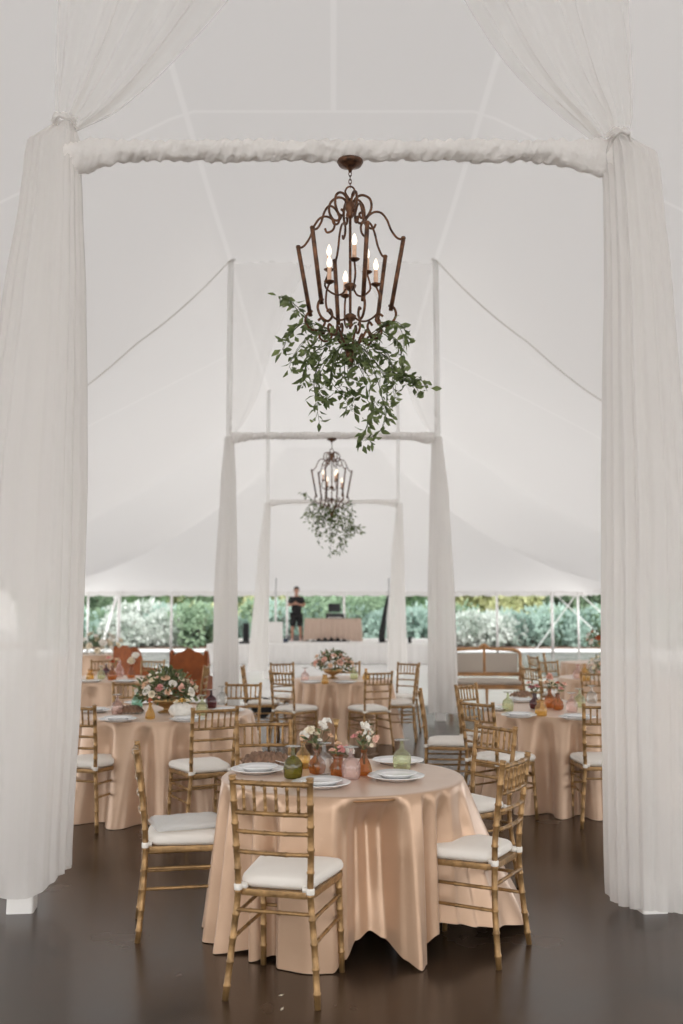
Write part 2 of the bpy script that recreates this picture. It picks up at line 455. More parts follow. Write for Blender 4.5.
curtain('wide white voile curtain hanging at the right edge of the picture, hem brushing the floor', 0, 1, FR[0],
        [(138, 608, 624), (144, 604, 642), (152, 602, 657), (162, 602, 660), (200, 603, 664), (280, 604, 672), (400, 602, 681), (500, 601, 690), (700, 601, 697), (880, 604, 700), (920, 606, 700)], .2, 19, .085,
        lambda w: .05 * max(0, -math.cos(w)) ** 2, 2, .035)
curtain('narrow white voile curtain on the left middle pole, beside the rust wing chair', 1, -1, FR[1],
        [(437, 225, 234), (480, 221, 236), (600, 214, 238), (712, 212, 240)], .16, 10, .08, lambda w: 0, 3, .12)
curtain('narrow white voile curtain on the right pole of the middle pair, left of the settee', 1, 1, FR[1],
        [(437, 432, 442), (500, 430, 449), (600, 428, 455), (712, 428, 459)], .16, 10, .08, lambda w: 0, 4, .12)
curtain('slim white voile curtain on the farthest left pole, beside the standing man', 2, -1, FR[2],
        [(503, 264, 271), (560, 257, 270), (672, 247, 269)], .16, 8, .08, lambda w: 0, 5, .2)
curtain('slim white voile curtain on the farthest right pole, beside the black garment bag', 2, 1, FR[2],
        [(503, 396, 403), (560, 391, 405), (672, 387, 408)], .16, 8, .08, lambda w: 0, 6, .2)

def swag(label, i, sg, fy, inner, outer, mtl, n=9, amp=.035, seed=0):
    base = Vector((POLE[(i, sg)], fy, ZB))
    ip = smoothpath([ony(a, b, fy) for a, b in inner], 8); op = smoothpath([ony(a, b, fy) for a, b in outer], 8)
    rnd = random.Random(seed); p1 = rnd.uniform(0, 6); rws = []
    m = len(ip)
    for k in range(m):
        t = k / (m - 1); a, b = ip[k], op[k]; wd = (b - a).length; rr = []
        for j in range(81):
            v = j / 80
            vv = v + .03 * math.sin(5 * v * 2 * PI / 2)
            p = a.lerp(b, vv)
            d = amp * min(1, wd / .5 + .25) * (math.sin(n * 2 * PI * v + p1 + .8 * t) + .5 * math.sin(n * 3.3 * PI * v + p1 * 2))
            d += .12 * math.sin(PI * v) * (1 if t > .05 else 0) * min(1, wd)
            rr.append(Vector((p.x, p.y - d, p.z)) - base)
        rws.append(rr)
    mb = MB().grid(rws); o = mb.build('swag', mtl); o.location = base
    tag(o, label, 'curtain', 'voile swags rising from the pole knots'); return o
swag('sheer white swag sweeping up from the left foreground knot to the top of the picture', 0, -1, FR[0],
     [(76, 132), (96, 124), (120, 113), (152, 88), (188, 52), (233, 0), (275, -60), (305, -130)],
     [(62, 132), (57, 118), (55, 100), (56, 75), (57, 45), (59, 0), (62, -60), (66, -130)], M['sheer_thin'], 7, .03, 1)
swag('sheer white swag sweeping up from the right foreground knot to the top of the picture', 0, 1, FR[0],
     [(600, 146), (583, 132), (560, 114), (527, 85), (497, 50), (465, 0), (432, -60), (400, -130)],
     [(624, 146), (630, 130), (633, 112), (633, 85), (631, 45), (628, 0), (624, -60), (618, -130)], M['sheer_thin'], 7, .03, 2)
swag('faint sheer swag above the left end of the middle beam', 1, -1, FR[1],
     [(236, 434), (246, 420), (258, 395), (272, 350), (290, 300), (312, 265)],
     [(226, 434), (227, 420), (229, 395), (231, 350), (232, 300), (234, 264)], M['sheer_far'], 6, .03, 3)
swag('faint sheer swag above the right end of the middle beam', 1, 1, FR[1],
     [(431, 434), (421, 420), (409, 395), (395, 350), (377, 300), (355, 265)],
     [(441, 434), (440, 420), (438, 395), (436, 350), (434, 300), (432, 264)], M['sheer_far'], 6, .03, 4)
for (i, sg, px, py, lab) in ((0, -1, 67, 127, 'crumpled voile knot tied round the left foreground pole'), (0, 1, 615, 142, 'crumpled voile knot tied round the right foreground pole')):
    c = ony(px, py, FR[0]); c.y = FR[0] - .1; kb = MB(); rnd = random.Random(i + sg)
    for q in range(5):
        a0 = q * .55 - 1.1
        kb.tube(smoothpath([(-.16 * sg * -1 * 0 + math.cos(a0) * -.12, .05, math.sin(a0) * .05), (-.05, -.035, math.sin(a0) * .03), (.05, -.04, -math.sin(a0) * .02), (.12, .05, math.sin(a0 * 1.3) * .05 - .01)], 5), [.006 + .009 * math.sin(PI * k / 15) for k in range(16)], 8)
    o = kb.build('fabric_knot', M['wrap']); o.location = c; o.scale = (.62, .8, .7); tag(o, lab, 'knot', 'voile knots on the foreground poles')

# ------------------------------------------------------------------ gold bamboo chair
def bamboo(mb, p, q, r, step=.1, seg=10, off=.5, finial=False):
    p = Vector(p) if not isinstance(p, list) else p
    if isinstance(p, list): path = smoothpath(p, 6)
    else: path = [p, Vector(q)]
    L = [0]
    for a, b in zip(path, path[1:]): L.append(L[-1] + (b - a).length)
    def P(s):
        for k in range(len(L) - 1):
            if s <= L[k + 1] + 1e-9: return path[k].lerp(path[k + 1], (s - L[k]) / max(1e-9, L[k + 1] - L[k]))
        return path[-1]
    T = L[-1]; st = [(0, r * .96)]; s = step * off
    while s < T - .01:
        st += [(s - .008, r * .98), (s - .004, r * 1.13), (s, r * 1.19), (s + .004, r * 1.13), (s + .008, r * .98)]
        s += step
    st.append((T, r))
    if finial:
        st = [x for x in st if x[0] < T - .012] + [(T - .01, r * .85), (T - .005, r * 1.25), (T, r * 1.0)]
    mb.tube([P(max(0, min(T, a))) for a, b in st], [b for a, b in st], seg)
def rounded_outline(hr, hf, yr, yf, rad=.05, n=5):
    cs = [(-hr, yr), (hr, yr), (hf, yf), (-hf, yf)]; out = []
    for k, (x, y) in enumerate(cs):
        a = Vector((*cs[k - 1], 0)); b = Vector((x, y, 0)); c = Vector((*cs[(k + 1) % 4], 0))
        p = b + (a - b).normalized() * rad; q = b + (c - b).normalized() * rad
        for j in range(n + 1):
            t = j / n; out.append(p * (1 - t) ** 2 + b * 2 * t * (1 - t) + q * t * t)
    return out
def subdiv(out, L=.03):
    res = []
    for a, b in zip(out, out[1:] + out[:1]):
        m = max(1, int((b - a).length / L))
        res += [a.lerp(b, k / m) for k in range(m)]
    return res
def pad(out, z, h, dome=.02):
    c = sum(out, Vector()) / len(out); rws = []
    for (sc_, zz) in ((.0, 0), (.93, 0), (.985, .012), (1.0, h * .35), (1.0, h * .6), (.975, h * .85), (.93, h), (.75, h + dome * .5), (.5, h + dome * .85), (.25, h + dome), (0, h + dome)):
        rws.append([c + (p - c) * sc_ + Vector((0, 0, z + zz)) for p in out])
    mb = MB(); mb.grid(rws, closed=True); return mb
def make_chair():
    t = thing('banquet_chair', 'x', 'chair')
    G = M['gold']
    top, seat, foot = (.170, -.258, .905), (.158, -.205, .44), (.2, -.235, 0)
    for s in (-1, 1):
        m = MB(); bamboo(m, [(s * foot[0], foot[1], 0), (s * .178, -.212, .24), (s * seat[0], seat[1], .44), (s * .163, -.215, .60), (s * top[0], top[1], top[2] + .015)], None, .0145, .095, 12, .6, True)
        m.build('back_post', G, t)
        m = MB(); bamboo(m, (s * .178, .175, .43), (s * .185, .205, 0), .0138, .095, 12, .6); m.build('leg', G, t)
    def bp(s, z):     # point on a back post
        k = (z - .44) / (.905 - .44); return Vector((s * (.158 + .012 * k), -.205 - .053 * k ** 1.3, z))
    for z, r, curve in ((.89, .012, .012), (.765, .0105, .012), (.685, .0095, .014), (.60, .0095, .014)):
        a, b = bp(-1, z), bp(1, z); m = MB()
        pts = [a, a.lerp(b, .3) + Vector((0, -curve, 0)), a.lerp(b, .7) + Vector((0, -curve, 0)), b]
        bamboo(m, pts, None, r, .09, 10, .5); m.build('back_rail', G, t)
    for k in range(6):
        u = (k + 1) / 7; a = bp(-1, .89).lerp(bp(1, .89), u); b = bp(-1, .765).lerp(bp(1, .765), u); cv = -.012 * min(1, 4 * u * (1 - u) * 1.1)
        a.y += cv; b.y += cv
        m = MB(); bamboo(m, b, a, .0072, .042, 8, .5); m.build('spindle', G, t)
    o = subdiv(rounded_outline(.165, .2, -.205, .2, .045)); fr = MB()
    rws = []
    c = sum(o, Vector()) / len(o)
    for sc_, zz in ((.86, .418), (1, .418), (1.012, .43), (1, .445), (.86, .445)): rws.append([c + (p - c) * sc_ + Vector((0, 0, zz)) for p in o])
    rws.append(rws[0]); fr.grid(rws, closed=True); fr.build('seat_frame', G, t, auto=50)
    MB().box((0, 0, .432), (.33, .36, .012), bev=.03).build('seat_panel', G, t, smooth=False)
    o2 = subdiv(rounded_outline(.158, .205, -.19, .215, .06), .02); pd = pad(o2, .446, .05, .02); pd.build('seat_cushion', M['cushion'], t)
    for s in (-1, 1):
        for z in (.34, .245):
            k = 1 - z / .44
            m = MB(); bamboo(m, (s * (.158 + .042 * k), -.205 - .03 * k ** 1.5, z), (s * .18, .178 + .03 * k, z), .0085, .13, 8, .5); m.build('stretcher', G, t)
        m = MB(); m.lathe([(.0165, -.013), (.0185, -.010), (.0185, .010), (.0165, .013)], 12, (s * .158, -.205, .452)); m.box((s * .14, -.188, .455), (.035, .03, .02)); m.build('strap', M['cushion'], t)
    for (y, x, z) in ((-.212, .166, .36), (.185, .18, .35), (.19, .18, .27)):
        m = MB(); bamboo(m, (-x, y, z), (x, y, z), .0085, .13, 8, .5); m.build('stretcher', G, t)
    return t
chair0 = make_chair(); used = []
def chair(x, y, fx, fy, label, grp=None, z=0.0):
    rz = math.atan2(-fx, fy)
    if not used:
        used.append(1); c = chair0; c['label'] = label; c['group'] = grp or 'gold bamboo chairs'; c.location = (x, y, z); c.rotation_euler = (0, 0, rz); return c
    return copy_thing(chair0, (x, y, z), rz, label, grp or 'gold bamboo chairs')
G1 = 'chairs around the foreground table'; G2 = 'chairs around the left table'; G3 = 'chairs around the right table'; G5 = 'chairs around the far centre table'; G4 = 'chairs around the far left tables'; G6 = 'chairs around the far right tables'
chair(-.229, 4.50, .255, .967, 'gold bamboo chair in the front, its back turned to the viewer, left of centre', G1)
chair(-.80, 5.285, .98, .193, 'gold bamboo chair in side view with a plastic-wrapped pack on its seat', G1)
chair(.605, 4.97, -.865, .50, 'gold bamboo chair at front right, angled side-on, seat facing the foreground table', G1)
chair(.73, 6.06, -.82, -.57, 'gold bamboo chair facing the viewer, seat half hidden by the foreground cloth', G1)
chair(-.45, 6.17, .16, -.98, 'gold bamboo chair on the far side of the foreground table behind the olive goblet', G1)
chair(-1.90, 7.75, .3, .95, 'gold bamboo chair beside the left foreground curtain, back to the viewer', G2)
chair(-1.03, 7.54, -.47, .88, 'gold bamboo chair at the right front of the left table, back to the viewer', G2)
chair(-.98, 9.6, -.1, -.99, 'gold bamboo chair behind the right edge of the left table, before the black cloth', G2)
chair(-1.98, 9.7, .35, -.93, 'gold bamboo chair behind the left table, left of the big rose bouquet', G2)
chair(1.24, 7.97, .78, .62, 'gold bamboo chair at the left front of the right table, back to the viewer', G3)
chair(1.38, 9.5, .75, -.66, 'gold bamboo chair behind the right table row, just below the settee', G3)
chair(.95, 8.92, 1, -.1, 'gold bamboo chair in side view with its slim back against the middle right curtain', G3)
chair(1.99, 7.84, .03, 1, 'gold bamboo chair at the right table, cut off by the right foreground curtain', G3)
chair(-.55, 11.95, .59, .8, 'gold bamboo chair at the left front of the far centre table, back to the viewer', G5)
chair(.33, 11.93, -.4, .91, 'gold bamboo chair at the right front of the far centre table, back to the viewer', G5)
chair(.70, 12.72, -.98, .1, 'gold bamboo chair in side view at the right of the far centre table', G5)
chair(.76, 13.55, -.6, -.8, 'gold bamboo chair at the right rear of the far centre table, facing the viewer', G5)
chair(-.68, 13.5, .5, -.86, 'gold bamboo chair at the left rear of the far centre table, facing the viewer', G5)
chair(-1.0, 12.85, 1, .02, 'gold bamboo chair in side view with a black cloth on its seat', G5)
chair(.08, 13.75, .0, -1, 'gold bamboo chair straight behind the far centre table, mostly hidden by its flowers', G5)
chair(-2.0, 13.1, -1, .05, 'gold bamboo chair in side view before the rear wing chair, above the big bouquet', G4)
chair(-3.35, 14.3, .3, -.95, 'gold bamboo chair behind the far left table near the orange vases', G4)
chair(-2.75, 14.2, -.2, -.95, 'gold bamboo chair behind the far left table just under the smaller wing chair', G4)
chair(-4.1, 16.2, .85, .5, 'gold bamboo chair between the far left table and the white flower table', G4)
chair(2.58, 12.75, .88, .45, 'gold bamboo chair right of the settee, see-through back before the pavement', G6)
chair(3.0, 11.75, .38, .93, 'gold bamboo chair behind the right table flowers, back to the viewer', G6)
chair(3.05, 14.05, .5, -.86, 'gold bamboo chair at the rear left of the far right table, below the tall flowers', G6)
chair(3.25, 15.9, .97, .25, 'gold bamboo chair in side view right of the settee, its thick-looking post leaning left', G6)
chair(3.65, 16.9, .9, -.2, 'gold bamboo chair farthest back on the right, thin dark posts against the hedge', G6)

# ------------------------------------------------------------------ round tables and cloths
def table(cx, cy, r, label):
    t = thing('round_table', label, 'table', (cx, cy, 0), 0, 'round banquet tables under cloths')
    MB().lathe([(0, .735), (r - .012, .735), (r - .004, .74), (r - .004, .752), (r - .01, .757), (0, .757)], 48).build('tabletop', M['wood'], t, auto=40)
    for k in range(4):
        a = PI / 4 + k * PI / 2; q = r * .55
        MB().tube([(q * math.cos(a), q * math.sin(a), .73), (q * math.cos(a) * 1.05, q * math.sin(a) * 1.05, 0)], .014, 8).build('leg', M['metal_pole'], t)
def cloth(cx, cy, R0, hem, label, mtl, seed=0, NT=288, grp='champagne tablecloths'):
    """hem(theta) -> (radius at the hem, height of the hem)"""
    rws = []; rnd = random.Random(seed); ph = [rnd.uniform(0, 6.28) for _ in range(5)]
    zt = .7615
    prof = [(.02, 0), (.4, 0), (.8, 0), (.95, 0), (1.0, 0)]
    for (f, z) in prof:
        rws.append([(R0 * f * math.cos(2 * PI * j / NT), R0 * f * math.sin(2 * PI * j / NT), zt) for j in range(NT)])
    K = 30
    for k in range(1, K + 1):
        t = k / K; rr = []
        for j in range(NT):
            w = 2 * PI * j / NT; rh, zh, din = hem(w)
            e = t ** .85
            r_ = R0 + .008 + (rh - R0 - .008) * (.5 * t * (2 - t) + .5 * t * t) - din * min(1, t / .22) ** .8 * (1 - t * .75)
            r_ += .004 * math.sin(17 * w + ph[0]) * t + .006 * noise.noise(Vector((math.cos(w) * 3, math.sin(w) * 3, t * 4 + seed))) * t
            z = zt - .004 + (zh + .004 - zt + .004) * t
            if k == 1: r_ = R0 + .006; z = zt - .006
            rr.append((r_ * math.cos(w), r_ * math.sin(w), z))
        rws.append(rr)
    mb = MB(); mb.grid(rws, closed=True); mb.f.append(tuple(range(NT))[::-1])
    o = mb.build('tablecloth', mtl); o.location = (cx, cy, 0)
    return tag(o, label, 'tablecloth', grp)
# foreground cloth: hem read round the table
HK = [(-18, .80, .08, 0), (0, .93, .03, 0), (17, 1.03, .0, 0), (30, .95, 0, .02), (42, .74, 0, .05), (55, .84, 0, 0), (68, .70, 0, .05), (80, .82, 0, 0), (92, .70, 0, .05), (105, .81, 0, 0), (118, .70, 0, .05), (132, .80, 0, 0), (146, .69, 0, .04),
      (158, .76, 0, 0), (168, .66, 0, .05), (178, .72, 0, 0), (186, .64, 0, .06), (197, .71, 0, -.01), (205, .63, 0, .06), (212, .71, 0, -.01), (221, .59, .015, .07), (229, .655, .0, .0), (236, .575, .02, .07), (244, .655, 0, -.01), (256, .66, 0, -.005), (266, .645, 0, -.01), (271, .60, .04, .04), (277, .55, .10, .17),
      (285, .54, .13, .23), (292, .56, .10, .18), (297, .63, .03, .03), (300, .70, .0, -.01), (305, .665, .005, -.015), (309, .60, .05, .045), (314, .64, .11, .0), (320, .60, .14, .05), (326, .66, .13, .0), (334, .72, .10, .02), (342, .80, .08, 0), (360, .93, .03, 0), (377, 1.03, 0, 0)]
def hem1(w):
    d = math.degrees(w) % 360
    if d > 342: d -= 360
    for a, b in zip(HK, HK[1:]):
        if a[0] <= d <= b[0]:
            u = (d - a[0]) / (b[0] - a[0]); u = u * u * (3 - 2 * u); return tuple(a[q] + (b[q] - a[q]) * u for q in (1, 2, 3))
    return (.86, .05, 0)
def hemn(n, r, amp, seed):
    rnd = random.Random(seed); ph = [rnd.uniform(0, 6.28) for _ in range(4)]
    def f(w):
        a = n * w + ph[0] + .9 * math.sin(2 * w + ph[1]) + .5 * math.sin(5 * w + ph[2])
        v = math.sin(a); v = math.copysign(abs(v) ** .75, v)
        return (r + amp * v + .03 * math.sin(3 * w + ph[3]), 0.0, max(0, -v) * amp * .7)
    return f
T1 = (.005, 5.26); T2 = (-1.52, 8.53); T3 = (2.0, 8.78); T4 = (-3.05, 12.75); T5 = (.02, 12.8); T6 = (3.55, 13.0); T7 = (-5.0, 20.3); T8 = (4.45, 17.0)
table(*T1, .61, 'round table hidden under the foreground champagne cloth')
cloth(*T1, .615, hem1, 'champagne satin cloth on the large foreground table, pooling on the dark floor', M['satin'], 1, 480)
table(*T2, .75, 'round table hidden under the cloth of the left table with the big rose bouquet')
cloth(*T2, .765, hemn(17, .85, .095, 2), 'champagne satin cloth of the left table carrying the big rose bouquet', M['satin_b'], 2)
table(*T3, .74, 'round table hidden under the cloth of the right table with amber vases')
cloth(*T3, .745, hemn(16, .83, .095, 3), 'champagne satin cloth of the right table with the amber vases', M['satin_b'], 3)
table(*T4, .74, 'round table hidden under the cloth of the far left table with orange vases')
cloth(*T4, .745, hemn(15, .83, .075, 4), 'champagne cloth of the far left table with the orange vases', M['satin_b'], 4, 192)
table(*T5, .61, 'round table hidden under the cloth of the far centre table')
cloth(*T5, .615, hemn(14, .70, .085, 5), 'champagne cloth of the far centre table in front of the stage', M['satin_b'], 5, 240)
table(*T6, .74, 'round table hidden under the cloth of the far right table with the honey vase')
cloth(*T6, .745, hemn(15, .82, .04, 6), 'champagne cloth of the far right table, mostly behind the right curtain', M['satin_b'], 6, 192)
table(*T7, .74, 'round table hidden under the pale cloth below the white flowers')
cloth(*T7, .745, hemn(14, .82, .04, 7), 'pale pink cloth of the table with white flowers at the far left', M['satin_b'], 7, 160)
table(*T8, .74, 'round table hidden under the cloth below the tall flowers at far right')
cloth(*T8, .745, hemn(14, .82, .04, 8), 'champagne cloth of the table with tall flowers at far right', M['satin_b'], 8, 160)
ZT = .763

# ------------------------------------------------------------------ tableware
def prof_plate(r): return [(0, .006), (r * .55, .006), (r * .62, .004), (r * .62, 0), (r * .68, 0), (r * .72, .006), (r * .97, .017), (r, .019), (r * .985, .022), (r * .7, .012), (r * .6, .009), (0, .009)]
ME = {}
def wav(w, z): return 1 + .012 * math.sin(10 * w)
m = MB(); m.lathe(prof_plate(.145), 40, wob=wav); ME['plate'] = m.mesh('dinner_plate', M['porcelain'])
m = MB(); m.lathe(prof_plate(.108), 36, wob=wav); ME['salad'] = m.mesh('salad_plate', M['porcelain'])
def plate(px, py, lab, small=True):
    p = onz(px, py, ZT)
    o = link_mesh('dinner_plate', ME['plate'], loc=(p.x, p.y, ZT)); tag(o, 'large white plate ' + lab, 'plate', 'large white dinner plates')
    if small:
        o = link_mesh('salad_plate', ME['salad'], loc=(p.x, p.y, ZT + .0125)); tag(o, 'small white plate stacked on another ' + lab, 'plate', 'small white plates')
def goblet_mesh(nm, mtl, k=1.0):
    m = MB(); rib = lambda w, z: 1 + (.04 * math.cos(12 * w) if z < .085 else 0)
    m.lathe([(.038, 0), (.042, .004), (.045, .02), (.047, .05), (.046, .07), (.040, .088), (.026, .102), (.013, .110), (.010, .118), (.014, .125), (.009, .131), (.008, .142), (.011, .147), (.008, .152), (.0, .153)], 28, wob=rib)
    return m.mesh(nm, mtl)
m = MB(); m.lathe([(.008, .151), (.02, .154), (.038, .157), (.040, .159), (.038, .161), (0, .162)], 24); ME['foot'] = m.mesh('foot', glass('foot_glass', (.86, .86, .84), .9))
def bud_mesh(nm, mtl, kind_):
    P = {'facet': [(.022, 0), (.034, .004), (.038, .02), (.030, .05), (.014, .085), (.011, .1), (.018, .115), (.016, .115), (.010, .1)],
         'round': [(.020, 0), (.036, .006), (.044, .035), (.040, .06), (.018, .085), (.014, .105), (.02, .122), (.018, .122), (.012, .105)],
         'jar': [(.03, 0), (.036, .004), (.037, .05), (.03, .062), (.024, .068), (.024, .085), (.029, .1), (.026, .1), (.021, .085)],
         'carafe': [(.03, 0), (.038, .004), (.041, .04), (.036, .075), (.014, .105), (.011, .125), (.017, .14), (.015, .14), (.009, .125)]}[kind_]
    m = MB(); n = 8 if kind_ == 'facet' else 24
    m.lathe(P, n, wob=(lambda w, z: 1 + .03 * math.cos(9 * w)) if kind_ != 'facet' else None); return m.mesh(nm, mtl, smooth=kind_ != 'facet')
colname = dict(g_green='olive green', g_lime='pale lime', g_mint='mint green', g_amber='amber', g_yellow='honey yellow', g_pink='pale pink', g_plum='dark plum', g_clear='clear')
def goblet(px, py, c, lab):
    if ('gob', c) not in ME: ME[('gob', c)] = goblet_mesh('goblet', M[c])
    p = onz(px, py, ZT); o = link_mesh('goblet', ME[('gob', c)], loc=p); link_mesh('foot', ME['foot'], o); tag(o, f'{colname[c]} glass goblet upside down {lab}', 'goblet', 'upturned coloured goblets'); return p
def vase(px, py, c, k, lab, sc_=1.0):
    if ('v', c, k) not in ME: ME[('v', c, k)] = bud_mesh('bud_vase', M[c], k)
    p = onz(px, py, ZT); o = link_mesh('bud_vase', ME[('v', c, k)], loc=p, scale=sc_); tag(o, f'{colname[c]} glass bud vase {lab}', 'vase', 'coloured glass bud vases'); return p
# blossoms
def rose_mesh(nm, mtl, seed):
    rnd = random.Random(seed); m = MB()
    for ring, (n, rr, h, op) in enumerate(((5, .22, .75, .05), (6, .5, .62, .3), (7, .85, .38, .75))):
        for k in range(n):
            a0 = 2 * PI * k / n + ring * .4 + rnd.uniform(-.15, .15); wdt = 2.1 * PI / n * 1.05
            rws = []
            for i in range(4):
                t = i / 3; rad = .08 + (rr - .08) * (t ** .6) * (1 + op * .3 * t); z = -.15 + (h + .15) * t - op * .25 * t ** 3
                rws.append([(rad * math.cos(a0 + (j / 4 - .5) * wdt) * (1 + .06 * math.sin(j * 3)), rad * math.sin(a0 + (j / 4 - .5) * wdt), z - (abs(j / 4 - .5) * .25) * t) for j in range(5)])
            m.grid(rws)
    m.lathe([(0, .6), (.12, .55), (.2, .3), (.3, 0), (.25, -.2), (0, -.3)], 10)
    return m.mesh(nm, mtl)
def small_mesh(nm, mtl, seed):
    rnd = random.Random(seed); m = MB()
    for k in range(6):
        a = 2 * PI * k / 6; d = Vector((math.cos(a), math.sin(a), .45)); s_ = Vector((-math.sin(a), math.cos(a), 0))
        m.add([(0, 0, 0), d * .6 + s_ * .42, d * 1.0 + s_ * .2, d * 1.0 - s_ * .2, d * .6 - s_ * .42], [(0, 1, 2, 3, 4)])
    m.lathe([(0, .3), (.2, .22), (.22, .05), (0, -.1)], 8)
    return m.mesh(nm, mtl)
for c in ('blush', 'peach', 'cream', 'white', 'pink', 'mauve', 'yellow', 'rust'):
    ME[('rose', c)] = rose_mesh('rose', M['f_' + c], hash(c) % 97 if False else len(c)); ME[('small', c)] = small_mesh('blossom', M['f_' + c], 3)
def put(me, nm, parent, p, d, s_):
    q = Vector(d).to_track_quat('Z', 'Y'); o = link_mesh(nm, me, parent, loc=p); o.rotation_euler = q.to_euler(); o.scale = (s_, s_, s_); return o
def sprig(p, z, flowers, label, seed, leaves=14, lr=.05):
    """stems standing in a vase at p with mouth height z; flowers: (dx, dy, dz, kind, colour, size)"""
    rnd = random.Random(seed); t = thing('cut_flowers', label, 'flowers', (p.x, p.y, z - .07), 0, 'flowers in bud vases')
    st = MB(); lf = MB()
    for (dx, dy, dz, kd, c, s_) in flowers:
        pts = smoothpath([(rnd.uniform(-.004, .004), rnd.uniform(-.004, .004), .0), (rnd.uniform(-.003, .003), 0, .07), (dx * .6, dy * .6, .07 + dz * .55), (dx, dy, .07 + dz)], 4)
        st.tube(pts, .0016, 5)
        if kd == 'spike':
            for k in range(11):
                u = k / 10; q = Vector((dx, dy, .07 + dz)) * 1.0 - Vector((dx * .35, dy * .35, .085)) * u
                a = k * 2.4; rr_ = .006 + .012 * u
                put(ME[('small', c)], 'blossom', t, q + Vector((math.cos(a) * rr_, math.sin(a) * rr_, 0)), (math.cos(a), math.sin(a), .5), s_ * (.55 + .5 * u))
        elif kd == 'cluster':
            for k in range(9):
                q = Vector((dx, dy, .07 + dz)) + Vector((rnd.uniform(-1, 1), rnd.uniform(-1, 1), rnd.uniform(-.8, .8))) * .017
                put(ME[('small', c)], 'blossom', t, q, (rnd.uniform(-1, 1), rnd.uniform(-1.4, .5), rnd.uniform(0, 1)), s_ * 1.25)
        else: put(ME[(kd, c)], kd if kd == 'rose' else 'blossom', t, (dx, dy, .07 + dz), (dx * 6, dy * 6 - .3, 1), s_)
    for k in range(leaves):
        f = rnd.choice(flowers); u = rnd.uniform(.25, .85); q = Vector((f[0] * u, f[1] * u, .07 + f[2] * u))
        lf.leaf(q, (rnd.uniform(-1, 1), rnd.uniform(-1, 1), rnd.uniform(-.1, .8)), lr * rnd.uniform(.6, 1.1), lr * .3, rnd)
    st.build('stem', M['stem'], t); lf.build('foliage', M['leaf_dark'], t, smooth=False)
    return t
def bouquet(p, z, rad, hgt, n, cols, label, seed, leafn=260, fs=.04):
    rnd = random.Random(seed); t = thing('flower_arrangement', label, 'flowers', (p[0], p[1], z), 0, 'flower centrepieces')
    lf = MB(); st = MB()
    for k in range(n):
        a = k * 2.399963; u = math.sqrt((k + .5) / n); el = (1 - u) * 1.25 + .05
        d = Vector((math.cos(a) * math.cos(el), math.sin(a) * math.cos(el), math.sin(el)))
        q = Vector((d.x * rad, d.y * rad, .02 + d.z * hgt)) * rnd.uniform(.82, 1.0)
        st.tube([(0, 0, -.03), q * .5 + Vector((0, 0, .01)), q], .002, 4)
        put(ME[('rose', rnd.choice(cols))], 'rose', t, q, (d.x, d.y, d.z + .25), fs * rnd.uniform(.6, 1.15))
    for k in range(leafn):
        a = rnd.uniform(0, 2 * PI); el = rnd.uniform(-.25, 1.5); d = Vector((math.cos(a) * math.cos(el), math.sin(a) * math.cos(el), math.sin(el)))
        q = Vector((d.x * rad, d.y * rad, .02 + d.z * hgt)) * rnd.uniform(.45, .98)
        lf.leaf(q, (d.x + rnd.uniform(-.7, .7), d.y + rnd.uniform(-.7, .7), d.z + rnd.uniform(-.7, .5)), rnd.uniform(.035, .07), rnd.uniform(.018, .03), rnd)
    for k in range(n):
        a = rnd.uniform(0, 2 * PI); el = rnd.uniform(-.1, 1.4); d = Vector((math.cos(a) * math.cos(el), math.sin(a) * math.cos(el), math.sin(el)))
        put(ME[('small', rnd.choice(['cream', 'white', 'blush']))], 'blossom', t, Vector((d.x * rad, d.y * rad, .02 + d.z * hgt)) * rnd.uniform(.95, 1.1), d, rnd.uniform(.01, .018))
    st.build('stem', M['stem'], t); lf.build('foliage', M['leaf_dark'], t, smooth=False); return t
def compote(p, r, h, label, mtl='brass'):
    m = MB(); m.lathe([(0, 0), (r * .55, 0), (r * .55, .008), (r * .25, .02), (r * .16, h * .3), (r * .3, h * .38), (r * .8, h * .6), (r, h), (r * .96, h), (r * .75, h * .66), (0, h * .45)], 28, wob=lambda w, z: 1 + .03 * math.cos(8 * w))
    o = m.build('compote_bowl', M[mtl]); o.location = (p[0], p[1], ZT); return tag(o, label, 'bowl')
def napkin(px, py, label, rz=0.0, w=.2, d=.12, z=None, seed=0):
    p = onz(px, py, ZT); rnd = random.Random(seed); rws = []
    for i in range(15):
        rr = []
        for j in range(33):
            u = j / 32 - .5; v = i / 14 - .5
            x = u * w * (1 + .1 * math.sin(v * 6)); y = v * d * (1 + .12 * math.sin(u * 9))
            e = max(0, 1 - (2 * abs(u)) ** 4) * max(0, 1 - (2 * abs(v)) ** 4)
            h = .004 + .045 * e + .014 * math.sin(u * 48 + 3 * math.sin(v * 7 + seed)) * (.4 + .6 * e) + .010 * abs(noise.noise(Vector((u * 9, v * 9, seed))))
            rr.append((x, y, max(.001, h)))
        rws.append(rr)
    o = MB().grid(rws).build('napkin', M['napkin']); o.location = (p.x, p.y, z or ZT + .002); o.rotation_euler = (0, 0, rz)
    return tag(o, label, 'napkin', 'crumpled taupe napkins')
